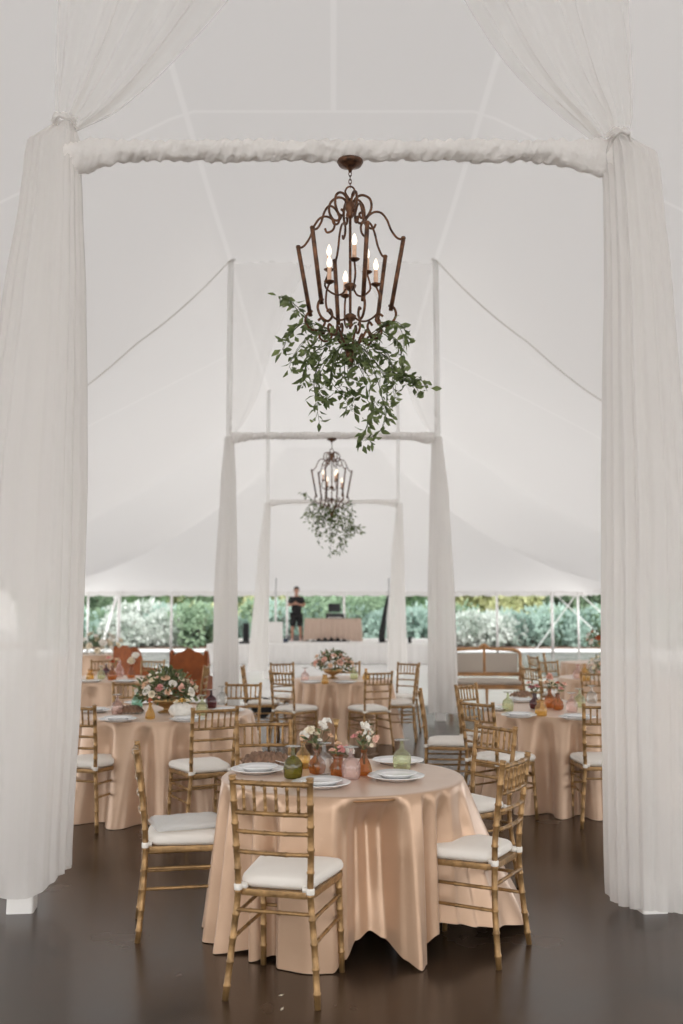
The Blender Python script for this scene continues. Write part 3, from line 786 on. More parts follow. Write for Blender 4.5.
# --- foreground table
plate(258, 772, 'behind the front chair on the foreground table')
plate(321, 786, 'beside the pink goblet on the foreground table')
plate(396, 779, 'at the right front of the foreground table')
plate(398, 763, 'at the right rear of the foreground table under the lime goblet', False)
plate(300, 763, 'at the back of the foreground table behind the honey vase', False)
napkin(266, 763, 'crumpled taupe napkin at the rear left edge of the foreground table', 0, .26, .1, seed=1)
goblet(293, 778, 'g_green', 'beside the left plate of the foreground table')
goblet(402, 770, 'g_lime', 'beside two plates on the foreground table')
goblet(351, 779, 'g_pink', 'before the brass candlestick on the foreground table')
goblet(324, 774, 'g_clear', 'between the two amber vases of the foreground table')
p = vase(303, 768, 'g_yellow', 'carafe', 'with a narrow neck behind the olive goblet'); sprig(p, ZT + .13, [(0, 0, .03, 'cluster', 'peach', .008), (.02, .01, .05, 'small', 'cream', .01)], 'tiny peach sprig in the honey vase of the foreground table', 21, 3, .03)
p = vase(317, 774, 'g_amber', 'round', 'left of centre on the foreground table holding white blooms', 1.05)
sprig(p, ZT + .125, [(-.07, 0, .08, 'cluster', 'white', .012), (-.04, -.01, .10, 'cluster', 'cream', .012), (.0, 0, .08, 'rose', 'cream', .016), (.03, .01, .12, 'cluster', 'white', .013), (.05, .0, .14, 'cluster', 'white', .011), (.07, 0, .07, 'rose', 'peach', .018), (.015, -.02, .05, 'rose', 'white', .014)], 'white and cream blooms in the left amber vase of the foreground table', 22, 22)
p = vase(338, 776, 'g_amber', 'jar', 'shaped like a squat jar in the middle of the foreground table', 1.05)
sprig(p, ZT + .10, [(-.03, 0, .03, 'rose', 'blush', .018), (.025, -.01, .04, 'cluster', 'pink', .011), (.055, -.01, .03, 'cluster', 'white', .013), (.0, .02, .06, 'rose', 'peach', .02)], 'blush blooms in the squat amber jar of the foreground table', 23, 16, .04)
p = vase(364, 775, 'g_amber', 'facet', 'with facets at the right of the flowers on the foreground table', 1.12)
sprig(p, ZT + .125, [(-.05, 0, .07, 'rose', 'pink', .02), (-.025, 0, .09, 'rose', 'blush', .016), (.02, 0, .15, 'spike', 'white', .013), (.045, .01, .11, 'spike', 'cream', .012), (.0, -.01, .12, 'cluster', 'white', .012), (.06, 0, .06, 'cluster', 'blush', .010)], 'white spike and pink blooms in the faceted amber vase of the foreground table', 24, 20)
def candlestick(p, label, h=.26):
    m = MB(); m.lathe([(0, 0), (.04, 0), (.04, .006), (.012, .016), (.006, .03), (.0095, .05), (.005, .06), (.005, h * .55), (.009, h * .58), (.005, h * .62), (.005, h - .045), (.012, h - .04), (.010, h - .03), (.019, h), (.016, h), (.008, h - .02), (0, h - .02)], 18)
    o = m.build('candlestick', M['brass']); o.location = (p.x, p.y, ZT); return tag(o, label, 'candlestick')
candlestick(onz(336, 768, ZT), 'slim brass candlestick rising from the middle of the foreground table')
# --- left table
c2 = (T2[0] + .05, T2[1] - .02)
compote(c2, .13, .12, 'gold footed bowl under the big rose bouquet on the left table')
bouquet(c2, ZT + .13, .25, .21, 30, ['blush', 'peach', 'cream', 'cream', 'blush', 'white', 'pink'], 'big blush and peach rose bouquet on the left table', 31, 620, .040)
plate(118, 721, 'at the left front of the left table'); plate(93, 712, 'on the left table near the curtain'); plate(188, 721, 'at the right front of the left table'); plate(228, 712, 'at the right edge of the left table')
plate(140, 704, 'at the rear left of the left table', False); plate(205, 703, 'at the rear right of the left table', False)
goblet(117, 714, 'g_pink', 'at the left front of the left table'); goblet(137, 708, 'g_mint', 'left of the big rose bouquet'); goblet(211, 708, 'g_plum', 'right of the big rose bouquet'); goblet(202, 715, 'g_lime', 'next to the plum goblet on the left table')
goblet(222, 704, 'g_clear', 'at the rear right of the left table')
p = vase(150, 719, 'g_yellow', 'facet', 'in front of the big rose bouquet', 1.1); sprig(p, ZT + .125, [(0, 0, .02, 'cluster', 'rust', .008)], 'tiny rust sprig in the honey vase below the big bouquet', 25, 3, .03)
napkin(130, 713, 'crumpled taupe napkin left of the big rose bouquet on the left table', .3, .22, .13, seed=2)
p = onz(178, 719, ZT); m = MB(); m.lathe([(0, 0), (.05, 0), (.085, .03), (.1, .065), (.085, .1), (.05, .12), (.035, .12), (.035, .1), (0, .09)], 28)
o = m.build('round_vase', M['f_white']); o.location = (p.x + .02, p.y + .02, ZT); tag(o, 'round pale ceramic vase at the right of the big rose bouquet', 'vase')
sprig(Vector((p.x + .03, p.y, 0)), ZT + .13, [(0, 0, .01, 'rose', 'yellow', .032), (-.04, 0, .0, 'rose', 'cream', .03), (.04, .01, .01, 'rose', 'cream', .026)], 'yellow and cream blooms in the round pale vase on the left table', 26, 6, .04)
# --- right table
plate(519, 717, 'at the left front of the right table'); plate(492, 710, 'at the far left of the right table'); plate(577, 719, 'on the right table near the curtain'); plate(522, 702, 'at the rear left of the right table')
napkin(522, 700, 'crumpled taupe napkin on the rear left plate of the right table', .2, .2, .12, z=ZT + .03, seed=3)
goblet(508, 711, 'g_lime', 'at the left of the right table'); goblet(572, 712, 'g_pink', 'right of the amber vases on the right table'); goblet(580, 707, 'g_lime', 'beside the pink goblet on the right table'); goblet(592, 703, 'g_clear', 'on the right table close to the curtain')
p = vase(535, 709, 'g_plum', 'round', 'at the left of the flowers on the right table', 1.1); sprig(p, ZT + .125, [(-.03, 0, .06, 'rose', 'mauve', .03), (.02, 0, .07, 'rose', 'pink', .028), (-.05, 0, .10, 'rose', 'blush', .024), (.05, .02, .12, 'rose', 'cream', .022)], 'mauve and blush roses in the plum vase on the right table', 27, 14)
p = vase(541, 716, 'g_yellow', 'jar', 'squat, at the front of the flowers on the right table', 1.3)
p = vase(550, 708, 'g_amber', 'carafe', 'tall, left one of two on the right table', 1.2); sprig(p, ZT + .16, [(-.03, 0, .06, 'rose', 'peach', .028), (.03, 0, .05, 'cluster', 'cream', .018), (.0, 0, .11, 'cluster', 'blush', .018)], 'peach blooms in the tall amber vase on the right table', 28, 14)
p = vase(558, 710, 'g_amber', 'round', 'right one of two on the right table', 1.15); sprig(p, ZT + .13, [(.03, 0, .05, 'rose', 'pink', .024), (.06, 0, .09, 'rose', 'blush', .026), (.0, 0, .1, 'rose', 'rust', .02)], 'pink and rust blooms in the right amber vase on the right table', 29, 12)
# --- far centre table
compote((T5[0] - .13, T5[1]), .13, .12, 'gold footed bowl under the bouquet on the far centre table')
bouquet((T5[0] - .13, T5[1]), ZT + .13, .26, .2, 18, ['blush', 'peach', 'cream'], 'blush rose bouquet on the far centre table before the stage', 32, 300, .05)
plate(312, 683, 'at the left of the far centre table', False); plate(345, 683, 'at the front of the far centre table', False); plate(375, 679, 'at the right of the far centre table', False)
goblet(305, 681, 'g_pink', 'at the left of the far centre table'); vase(366, 680, 'g_yellow', 'facet', 'at the right of the far centre table', 1.2); goblet(354, 679, 'g_lime', 'right of the bouquet on the far centre table'); vase(325, 684, 'g_yellow', 'jar', 'at the front of the bouquet on the far centre table', 1.1)
# --- far left table
plate(90, 682, 'at the left of the far left table', False); plate(125, 682, 'at the right front of the far left table', False)
vase(90, 680, 'g_yellow', 'jar', 'at the left of the far left table', 1.3); goblet(101, 679, 'g_lime', 'beside the honey jar on the far left table')
p = vase(112, 680, 'g_amber', 'round', 'in the middle of the far left table', 1.4); sprig(p, ZT + .17, [(0, 0, .05, 'rose', 'rust', .04), (-.05, 0, .1, 'rose', 'pink', .035), (.06, 0, .08, 'rose', 'peach', .035)], 'rust and pink blooms in the amber vase of the far left table', 41, 10)
p = vase(119, 677, 'g_pink', 'carafe', 'behind the amber one on the far left table', 1.5); p = vase(131, 678, 'g_amber', 'facet', 'at the right of the far left table', 1.4); sprig(p, ZT + .16, [(0, 0, .06, 'cluster', 'cream', .03), (.05, 0, .12, 'cluster', 'white', .028)], 'white blooms in the small amber vase of the far left table', 42, 12)
goblet(106, 676, 'g_plum', 'behind the amber vase on the far left table')
bouquet((T7[0] + .1, T7[1]), ZT + .02, .55, .42, 26, ['white', 'cream', 'white'], 'spreading white flower arrangement on the farthest left table', 33, 260, .075)
# --- far right tables
p = vase(585, 681, 'g_yellow', 'carafe', 'bright, on the far right table', 1.5)
bouquet((T6[0] - .15, T6[1] - .1), ZT + .05, .28, .26, 20, ['cream', 'white', 'peach'], 'cream bouquet on the far right table beside the curtain edge', 34, 200, .045)
goblet(591, 679, 'g_clear', 'beside the honey vase on the far right table'); p = vase(578, 679, 'g_pink', 'round', 'at the left of the far right table', 1.5)
m = MB(); m.lathe([(0, 0), (.1, 0), (.1, .01), (.015, .03), (.012, .25), (.05, .27), (.09, .33), (.08, .33), (0, .28)], 18); o = m.build('tall_stand', M['brass']); o.location = (T8[0] - .05, T8[1], ZT); tag(o, 'tall slim brass flower stand on the farthest right table', 'flower stand')
bouquet((T8[0] - .05, T8[1]), ZT + .30, .3, .24, 14, ['cream', 'rust', 'white'], 'tall dark green arrangement high on the farthest right table', 35, 320, .05)
# pack on the side-view chair
def pack():
    t = thing('linen_pack', 'flat pack of white napkins in clear plastic on the seat of the side-view chair', 'pack', (-.76, 5.29, .503), R(-79))
    rws = []
    o = subdiv(rounded_outline(.15, .15, -.17, .17, .05), .02)
    pad(o, .0, .014, .004).build('folded_linen', M['cushion'], t)
    o = subdiv(rounded_outline(.165, .165, -.185, .185, .03), .02); c = Vector((0, 0, 0)); rws = []
    for sc_, zz in ((1.03, .001), (1.0, .006), (.97, .012), (.95, .018), (.85, .024), (.6, .028), (.3, .030), (.02, .031)):
        rws.append([Vector((p.x * sc_, p.y * sc_, zz + .006 * noise.noise(Vector((p.x * 22 * sc_, p.y * 22 * sc_, 3))) * (sc_ < .95))) for p in o])
    MB().grid(rws, closed=True).build('plastic_sleeve', M['plastic'], t)
    t.rotation_euler = (0, 0, R(-70)); t.location.z = .517; t.location.x = -.79; t.scale = (.95, .98, 1)
pack()
# black cloth over the far side-view chair
m = MB(); rws = []
for i in range(12):
    rr = []
    for j in range(14):
        u = j / 13 - .5; v = i / 11 - .5; x = u * .42; y = v * .36
        z = .512 + .012 * math.sin(u * 14 + v * 6)
        if v < -.25: y = -.25 * .36 - .025 - .01 * math.sin(u * 20); z = .512 - (-.25 - v) * .36 * 2.4 * (.6 + .5 * math.sin(u * 5 + 1.2))
        rr.append((x, y, z))
    rws.append(rr)
m.grid(rws); o = m.build('black_cloth', M['black']); o.location = (-1.02, 12.82, 0); tag(o, 'black cloth thrown over the seat of the far side-view chair', 'cloth')
# small fallen petals on the floor
for k, (px, py, a) in enumerate(((281, 996, .3), (282, 1010, 1.2), (494, 934, .5))):
    p = onz(px, py, 0); m = MB(); m.add([(-.013, 0, .002), (0, -.006, .003), (.014, 0, .007), (0, .006, .004)], [(0, 1, 2, 3)]); o = m.build('fallen_leaf', M['f_cream'], smooth=False); o.location = (p.x, p.y, 0); o.rotation_euler = (0, 0, a)
    tag(o, ['small pale leaf on the floor below the front chair, upper of two', 'small pale leaf on the floor below the front chair, lower of two', 'tiny pale leaf on the floor under the front right chair'][k], 'leaf', 'bits of leaf on the floor')

# ------------------------------------------------------------------ chandelier
def spiral(c, r0, r1, a0, a1, n=18):
    return [(c[0] + (r0 + (r1 - r0) * k / n) * math.cos(a0 + (a1 - a0) * k / n), c[1] + (r0 + (r1 - r0) * k / n) * math.sin(a0 + (a1 - a0) * k / n)) for k in range(n + 1)]
def make_chandelier():
    """z=0 at the underside of the beam"""
    t = thing('chandelier', 'large bronze lantern chandelier with candle bulbs hanging from the nearest beam', 'chandelier', (.05, FR[0], ZB - .06))
    B = M['bronze']
    MB().lathe([(0, 0), (.074, 0), (.076, -.01), (.066, -.028), (.03, -.042), (.012, -.055), (.009, -.07), (0, -.07)], 28).build('ceiling_plate', B, t)
    m = MB()
    for k in range(4):
        z = -.075 - k * .023; a = k * PI / 2
        loop = smoothloop([(.008 * math.cos(w) * math.cos(a), .008 * math.cos(w) * math.sin(a), z - .006 + .016 * math.sin(w)) for w in [i * PI / 3 for i in range(6)]], 3)
        m.tube(loop + loop[:1], .0025, 6, caps=False)
    m.build('chain', B, t)
    z0 = -.17
    m = MB(); m.tube(smoothpath([(-.008, 0, z0 - .055), (-.028, 0, z0 - .02), (-.018, 0, z0 + .006), (0, 0, z0 + .014), (.018, 0, z0 + .006), (.028, 0, z0 - .02), (.008, 0, z0 - .055)], 5), .0055, 8); m.build('hook', B, t)
    zh = -.29
    MB().lathe([(0, .065), (.012, .06), (.016, .04), (.03, .03), (.032, .0), (.02, -.02), (.026, -.04), (.012, -.055), (0, -.06)], 18, (0, 0, zh)).build('hub', B, t)
    MB().tube([(0, 0, zh - .04), (0, 0, -1.0)], .008, 10).build('center_rod', B, t)
    ztop, zbot, rt, rb = -.50, -.91, .31, .235
    rot = R(-13)
    for k in range(6):
        a = rot + k * PI / 3; ca, sa = math.cos(a), math.sin(a)
        def W(r, z): return Vector((r * ca, r * sa, z))
        m = MB(); m.tube([W(rt, ztop + .01), W(rt, ztop), W(rb, zbot)], [.009, .0125, .0125], 6); m.lathe([(0, .012), (.012, .008), (.015, 0), (.012, -.008), (0, -.012)], 10, tuple(W(rt, ztop + .008))); m.build('corner_post', B, t)
        # S scroll from the post top to the hub
        pr = [(rt, ztop), (rt - .035, ztop + .012), (rt - .07, ztop + .06), (rt - .095, ztop + .125), (rt - .13, ztop + .17), (rt - .175, ztop + .175), (rt - .215, ztop + .14), (rt - .21, ztop + .095), (rt - .175, ztop + .08), (rt - .16, ztop + .105)]
        m = MB(); m.tube(smoothpath([W(*q) for q in pr], 5), .0068, 7); m.build('scroll', B, t)
        pr = [(.02, zh + .0), (.03, zh + .055), (.07, zh + .075), (.115, zh + .05), (.125, zh - .005), (.10, zh - .055), (.065, zh - .06), (.055, zh - .035), (.075, zh - .025)]
        m = MB(); m.tube(smoothpath([W(*q) for q in pr], 5), .0075, 7); m.build('crown_scroll', B, t)
        # bottom scrolls
        pr = [(rb + .0, zbot + .01), (rb - .02, zbot + .02), (rb - .045, zbot - .01), (rb - .02, zbot - .055), (rb + .015, zbot - .06), (rb + .04, zbot - .03), (rb + .03, zbot + .005), (rb + .01, zbot)]
        pr = [(rb - .012, zbot + .03), (rb + .018, zbot + .015), (rb + .03, zbot - .03), (rb + .0, zbot - .075), (rb - .05, zbot - .085), (rb - .085, zbot - .05), (rb - .07, zbot - .015), (rb - .045, zbot - .03)]
        m = MB(); m.tube(smoothpath([W(*q) for q in pr], 5), .0075, 7); m.build('scroll', B, t)
        pr = [(rb - .085, zbot - .11), (rb - .06, zbot - .10), (rb - .055, zbot - .13), (rb - .085, zbot - .155), (rb - .12, zbot - .14), (rb - .135, zbot - .10), (rb - .17, zbot - .16), (.02, zbot - .22)]
        m = MB(); m.tube(smoothpath([W(*q) for q in pr], 5), .0068, 7); m.build('scroll', B, t)
    # candle arms
    MB().lathe([(0, .02), (.02, .016), (.036, .004), (.03, -.012), (.012, -.028), (0, -.03)], 18, (0, 0, -.75)).build('boss', B, t)
    MB().lathe([(0, .02), (.02, .016), (.036, .004), (.03, -.016), (.012, -.03), (.018, -.05), (0, -.07)], 18, (0, 0, -.93)).build('boss', B, t)
    for k in range(6):
        low = k % 2; a = R(40) + k * PI / 3; ca, sa = math.cos(a), math.sin(a); zc = -.76 if low else -.64; rc = .155 if low else .13; za = -.93 if low else -.75
        def W(r, z): return Vector((r * ca, r * sa, z))
        pr = [(.02, za), (.06, za - .03), (.115, za - .03), (rc + .02, za + .02), (rc + .02, zc - .06), (rc, zc - .01)] if low else [(.02, za), (.05, za - .04), (.1, za - .035), (rc + .025, za + .02), (rc, zc - .01)]
        m = MB(); m.tube(smoothpath([W(*q) for q in pr], 5), .006, 7); arm = m.build('candle_arm', B, t)
        m = MB(); m.lathe([(0, -.014), (.012, -.01), (.028, 0), (.031, .005), (.026, .004), (.01, -.002), (0, 0)], 16, tuple(W(rc, zc))); m.build('drip_pan', B, arm)
        m = MB(); m.lathe([(.0115, 0), (.0125, .03), (.0115, .05), (.0125, .075), (.010, .082), (0, .082)], 12, tuple(W(rc, zc + .002)), wob=lambda w, z: 1 + .07 * math.sin(3 * w + z * 120)); m.build('candle_sleeve', M['candle'], arm)
        m = MB(); m.lathe([(.006, 0), (.013, .012), (.0155, .026), (.012, .045), (.006, .062), (0, .072)], 12, tuple(W(rc, zc + .084))); m.build('bulb', M['bulb'], arm)
    MB().lathe([(0, .02), (.02, .01), (.03, -.01), (.018, -.04), (.024, -.055), (.01, -.085), (0, -.09)], 16, (0, 0, zbot - .22)).build('finial', B, t)
    return t
ch1 = make_chandelier()
ch2 = copy_thing(ch1, (xc(FR[1]) - .02, FR[1], ZB - .04), R(25), 'smaller-looking bronze lantern chandelier hanging from the middle beam')
for c in (ch1, ch2): c['group'] = 'bronze lantern chandeliers'
# greenery hung on the lanterns
def garland(base, label, seed, strands, core, dens=1.0, gs=1.0):
    """strands: photo polylines turned into real stems at the distance of the lantern"""
    rnd = random.Random(seed); t = thing('leafy_garland', label, 'garland', base, 0, 'leafy garlands on the chandeliers')
    st = MB(); lf = MB(); b = Vector(base)
    for s_ in strands:
        dy0 = rnd.uniform(-.2, .2)
        pts = []
        for k, (px, py) in enumerate(s_):
            u = k / (len(s_) - 1); px, py = 350 + (px - 350) * gs, 350 + (py - 350) * (.97 if gs < 1 else 1); pts.append(ony(px, py, b.y + dy0 * (.35 + u)) - b)
        path = smoothpath(pts, 7)
        for q in range(2):
            pp = [v + Vector((noise.noise(v * 6 + Vector((q * 9, seed, 0))), noise.noise(v * 6 + Vector((3, q * 7, seed))), noise.noise(v * 6 + Vector((q, 5, 1))))) * .035 * q for v in path]
            st.tube(pp, [.0028 * (1 - .6 * k / len(pp)) for k in range(len(pp))], 5)
            for k in range(1, len(pp)):
                for _ in range(2):
                    if rnd.random() < .62 * dens:
                        d = Vector((rnd.uniform(-1, 1), rnd.uniform(-1, 1), rnd.uniform(-1.1, .35)))
                        off = d.normalized() * rnd.uniform(.0, .03)
                        lf.leaf(pp[k] + off, d, rnd.uniform(.042, .078), rnd.uniform(.02, .034), rnd)
    (cx, cy, rx, rz_, n) = core
    c0 = ony(cx, cy, b.y) - b
    for k in range(int(n * dens)):
        q = Vector((rnd.gauss(0, .5) * rx, rnd.gauss(0, .5) * rx * .8, rnd.gauss(0, .5) * rz_)) + c0
        lf.leaf(q, (rnd.uniform(-1, 1), rnd.uniform(-1, 1), rnd.uniform(-1.2, .3)), rnd.uniform(.035, .06), rnd.uniform(.017, .027), rnd)
    for k in range(16):
        a = rnd.uniform(0, 6.28); st.tube(smoothpath([c0 + Vector((0, 0, .05)), c0 + Vector((math.cos(a) * rx * .5, math.sin(a) * rx * .5, .02)), c0 + Vector((math.cos(a) * rx * .8, math.sin(a) * rx * .7, -rz_ * .7))], 5), .002, 5)
    st.build('vine', M['stem'], t); lf.build('leaves', M['leaf'], t, smooth=False)
S1 = [[(345, 338), (318, 330), (298, 343), (284, 365)], [(330, 330), (303, 322), (286, 334), (277, 350)], [(310, 325), (297, 309), (286, 300), (273, 294)],
      [(340, 345), (322, 362), (312, 385), (317, 425)], [(335, 340), (312, 352), (302, 368), (300, 385)], [(335, 350), (330, 375), (340, 390), (353, 412)], [(345, 345), (345, 378), (355, 395), (352, 408)],
      [(355, 340), (372, 362), (383, 392), (388, 420)], [(360, 345), (385, 372), (390, 398), (385, 430), (364, 444)], [(375, 400), (372, 420), (363, 440)], [(385, 330), (403, 345), (405, 368), (412, 378)],
      [(395, 372), (412, 380), (424, 378), (433, 392)], [(370, 335), (392, 322), (405, 330), (408, 350)], [(360, 338), (380, 345), (398, 370), (420, 390)], [(350, 350), (366, 380), (368, 400), (378, 412)],
      [(325, 345), (313, 372), (318, 392), (326, 398)], [(345, 335), (330, 328), (316, 338), (305, 352)], [(375, 350), (392, 360), (396, 384), (398, 402)]]
garland((.05, FR[0], 2.9), 'leafy green garland spilling from the bottom of the big near chandelier', 5, S1, (352, 352, .16, .15, 200), .8, .93)
def map2(s_): return [(331 + (px - 350) * .375, 507 + (py - 330) * .40) for px, py in s_]
b2 = ony(331, 518, FR[1])
garland((b2.x, FR[1], b2.z), 'small-looking leafy garland under the far chandelier', 9, [map2(s_)[:] for s_ in S1] + [map2([(350, 350), (352, 400), (346, 450)])], (331, 515, .2, .26, 230), .62)

# ------------------------------------------------------------------ wing chairs and settee
def wing_chair(x, y, rz, label, s_=1.0):
    t = thing('wing_chair', label, 'armchair', (x, y, 0), rz, 'rust velvet wing chairs'); t.scale = (s_ * .95, s_, s_ * 1.12 if s_ < .84 else s_); V = M['velvet']
    def out(w, h, n=20):
        pts = [(-w * .82, .22), (w * .82, .22), (w * .9, .55), (w, h * .93), (w * .98, h * .985)]
        for k in range(n + 1):
            u = 1 - 2 * k / n; pts.append((u * w * .94, h * (.955 + .045 * math.cos(u * PI * 1.0) + .012 * math.cos(u * 3 * PI))))
        pts += [(-w * .98, h * .985), (-w, h * .93), (-w * .9, .55)]
        return pts
    m = MB(); m.prism(out(.34, 1.12), -.38, -.27); o = m.build('backrest', V, t, auto=35)
    for s in (-1, 1):
        m = MB(); pts = [(-.36, .5), (-.36, 1.06), (-.30, 1.09), (-.20, 1.02), (-.12, .85), (-.10, .66), (.3, .62), (.34, .56), (.33, .22), (-.36, .22)]
        n = len(pts); vs = [(s * .31, yy, zz) for yy, zz in pts] + [(s * .385, yy, zz) for yy, zz in pts]
        m.add(vs, [tuple(range(n)), tuple(range(n, 2 * n))[::-1]] + [(i, (i + 1) % n, n + (i + 1) % n, n + i) for i in range(n)]); m.build('wing', V, t, auto=30)
    MB().box((0, .02, .3), (.64, .64, .18), bev=.03).build('seat', V, t, smooth=False)
    pad(subdiv(rounded_outline(.3, .3, -.26, .34, .06)), .39, .1, .03).build('seat_cushion', V, t)
    for sx in (-1, 1):
        for sy in (-1, 1): MB().tube([(sx * .28, sy * .29, .22), (sx * .3, sy * .32, 0)], [.028, .016], 8).build('leg', M['wood'], t)
wing_chair(-2.36, 16.0, R(-4), 'rust velvet wing chair seen squarely from behind, right of the big bouquet', .82)
wing_chair(-3.92, 19.3, R(-40), 'rust velvet wing chair farther back, turned so its orange side shows', .86)
def settee(x, y, rz):
    t = thing('settee', 'carved wooden settee with two greige back panels behind the right-hand chairs', 'settee', (x, y, 0), rz); Wd = M['wood']; L = M['linen']
    w = .60; h = .97
    def back_outline(w, z0, z1, rr):
        p = [(-w, z0), (w, z0)]
        for k in range(9): a = k / 8 * PI / 2; p.append((w - rr + rr * math.cos(a), z1 - rr + rr * math.sin(a)))
        for k in range(9): a = PI / 2 + k / 8 * PI / 2; p.append((-w + rr + rr * math.cos(a), z1 - rr + rr * math.sin(a)))
        return p
    for k, (x0, x1) in enumerate(((-w + .04, -.02), (.02, w - .04))):
        m = MB(); m.prism([(x0, .57), (x1, .57), (x1, h - .07 + (.0 if k else 0)), (x0, h - .07)], .22, .27); m.build('back_panel', L, t, smooth=False)
    m = MB()
    path = [(-w, .245, .42), (-w - .01, .245, .7), (-w, .25, .9), (-w + .09, .25, h - .02), (-w * .5, .25, h), (-.12, .25, h + .005), (0, .25, h + .02), (.12, .25, h + .005), (w * .5, .25, h), (w - .09, .25, h - .02), (w, .25, .9), (w + .01, .245, .7), (w, .245, .42)]
    m.tube(smoothpath(path, 6), .028, 8); m.box((0, .245, .55), (2 * w, .05, .07), bev=.01); m.box((0, .245, .8), (.045, .05, .42)); m.build('back_frame', Wd, t)
    m = MB(); m.tube(smoothpath([(-.1, .25, h + .02), (-.05, .24, h + .045), (0, .235, h + .07), (.05, .24, h + .045), (.1, .25, h + .02)], 4), [.012 + .016 * math.sin(PI * k / 16) for k in range(17)], 8); m.build('crest', Wd, t)
    pad(subdiv(rounded_outline(w - .02, w - .02, -.28, .2, .06)), .40, .07, .03).build('seat_cushion', L, t)
    m = MB(); m.box((0, -.03, .365), (2 * w, .52, .07), bev=.02); m.build('seat_frame', Wd, t, smooth=False)
    for s in (-1, 1):
        m = MB(); m.tube(smoothpath([(s * w, .24, .68), (s * (w + .03), .05, .67), (s * (w + .03), -.14, .63), (s * (w + .01), -.2, .58), (s * w, -.22, .4)], 5), .022, 8); m.build('arm', Wd, t)
        for yy in (-.24, .2): m = MB(); m.tube(smoothpath([(s * (w - .03), yy, .36), (s * (w - .0), yy, .25), (s * (w - .04), yy, .1), (s * (w - .02), yy, 0)], 5), [.032 - .017 * k / 15 for k in range(16)], 8); m.build('leg', Wd, t)
    m = MB(); m.tube(smoothpath([(0, -.26, .36), (0, -.265, .2), (0, -.255, 0)], 5), [.03 - .016 * k / 10 for k in range(11)], 8); m.build('leg', Wd, t)
settee(2.42, 17.0, R(-4))
for c in kids(bpy.data.objects['settee']): pass

# ------------------------------------------------------------------ stage, its table and gear, the man
SZ = .63
t = thing('stage', 'low white-skirted stage across the far end of the tent', 'stage', (-.3, 34.0, 0))
MB().box((0, 0, SZ - .03), (7.6, 6.6, .06)).build('deck', M['white_paint'], t, smooth=False)
m = MB(); rws = []
for zz in (SZ - .005, SZ * .5, .02):
    rws.append([(x, -3.33 - .02 * math.sin(x * 26) * (1 - zz), zz) for x in [-3.8 + 7.6 * k / 400 for k in range(401)]])
m.grid(rws); m.build('stage_skirt', M['skirt'], t)
def stz(px, py, z=SZ): return onz(px, py, z)
p0 = stz(333, 641.5); Y = p0.y + .35
t = thing('long_table', 'folding table hidden under the taupe cloth on the stage', 'table', (ony(333, 620, Y).x, Y, SZ))
MB().box((0, 0, .735), (1.83, .72, .03)).build('tabletop', M['white_paint'], t, smooth=False)
for sx in (-1, 1):
    for sy in (-1, 1): MB().tube([(sx * .8, sy * .28, .72), (sx * .82, sy * .3, 0)], .016, 8).build('leg', M['metal_pole'], t)
m = MB(); rws = []
def rect(t_, hx, hy): # point on rounded rectangle, t in 0..1
    per = 2 * (2 * hx + 2 * hy); s = t_ * per
    for (a, b) in (((-hx, -hy), (hx, -hy)), ((hx, -hy), (hx, hy)), ((hx, hy), (-hx, hy)), ((-hx, hy), (-hx, -hy))):
        L = math.hypot(b[0] - a[0], b[1] - a[1])
        if s <= L: return Vector((a[0] + (b[0] - a[0]) * s / L, a[1] + (b[1] - a[1]) * s / L, 0))
        s -= L
    return Vector((-hx, -hy, 0))
for k, (f, z) in enumerate(((.02, .7545), (.99, .7545), (1.0, .75), (1.01, .6), (1.025, .3), (1.035, .02))):
    rr = []
    for j in range(200):
        q = rect(j / 200, .93, .375); q = q * f if k < 2 else q * f + q.normalized() * .03 * math.sin(j * .9) * (1 - z)
        q.z = z + (.05 * max(0, math.sin(j * .16)) if k == 5 else 0); rr.append(q)
    rws.append(rr)
m.grid(rws, closed=True); o = m.build('tablecloth', M['taupe_cloth']); o.location = (ony(333, 620, Y).x, Y, SZ); tag(o, 'taupe cloth draped over the long table on the stage', 'tablecloth')
tx = ony(335, 610, Y).x
t = thing('dj_controller', 'black mixing console on the stage table', 'mixer', (tx, Y, SZ + .757))
MB().box((0, 0, .08), (.62, .4, .16), bev=.01).build('body', M['black_plastic'], t, smooth=False)
for k in (-1, 1): MB().lathe([(0, .0), (.08, 0), (.08, .012), (.02, .014), (0, .014)], 20, (k * .15, 0, .161)).build('jog_wheel', M['metal_pole'], t)
MB().box((0, -.203, .03), (.46, .006, .025)).build('front_strip', M['white_paint'], t, smooth=False)
t = thing('laptop', 'black laptop standing open above the mixing console', 'laptop', (tx - .02, Y + .1, SZ + .757 + .162))
for s in (-1, 1): MB().tube([(s * .12, .08, 0), (s * .12, .09, .04), (s * .12, -.06, .05)], .008, 6).build('stand_leg', M['black_plastic'], t)
MB().box((0, .0, .062), (.36, .24, .016), bev=.01).build('keyboard_base', M['black_plastic'], t, smooth=False)
m = MB(); m.add([(-.2, -.10, .07), (.2, -.10, .07), (.2, -.14, .33), (-.2, -.14, .33), (-.2, -.112, .065), (.2, -.112, .065), (.2, -.152, .325), (-.2, -.152, .325)], [(0, 1, 2, 3), (7, 6, 5, 4), (0, 4, 5, 1), (2, 6, 7, 3), (1, 5, 6, 2), (0, 3, 7, 4)]); m.build('screen_lid', M['screen'], t, smooth=False)
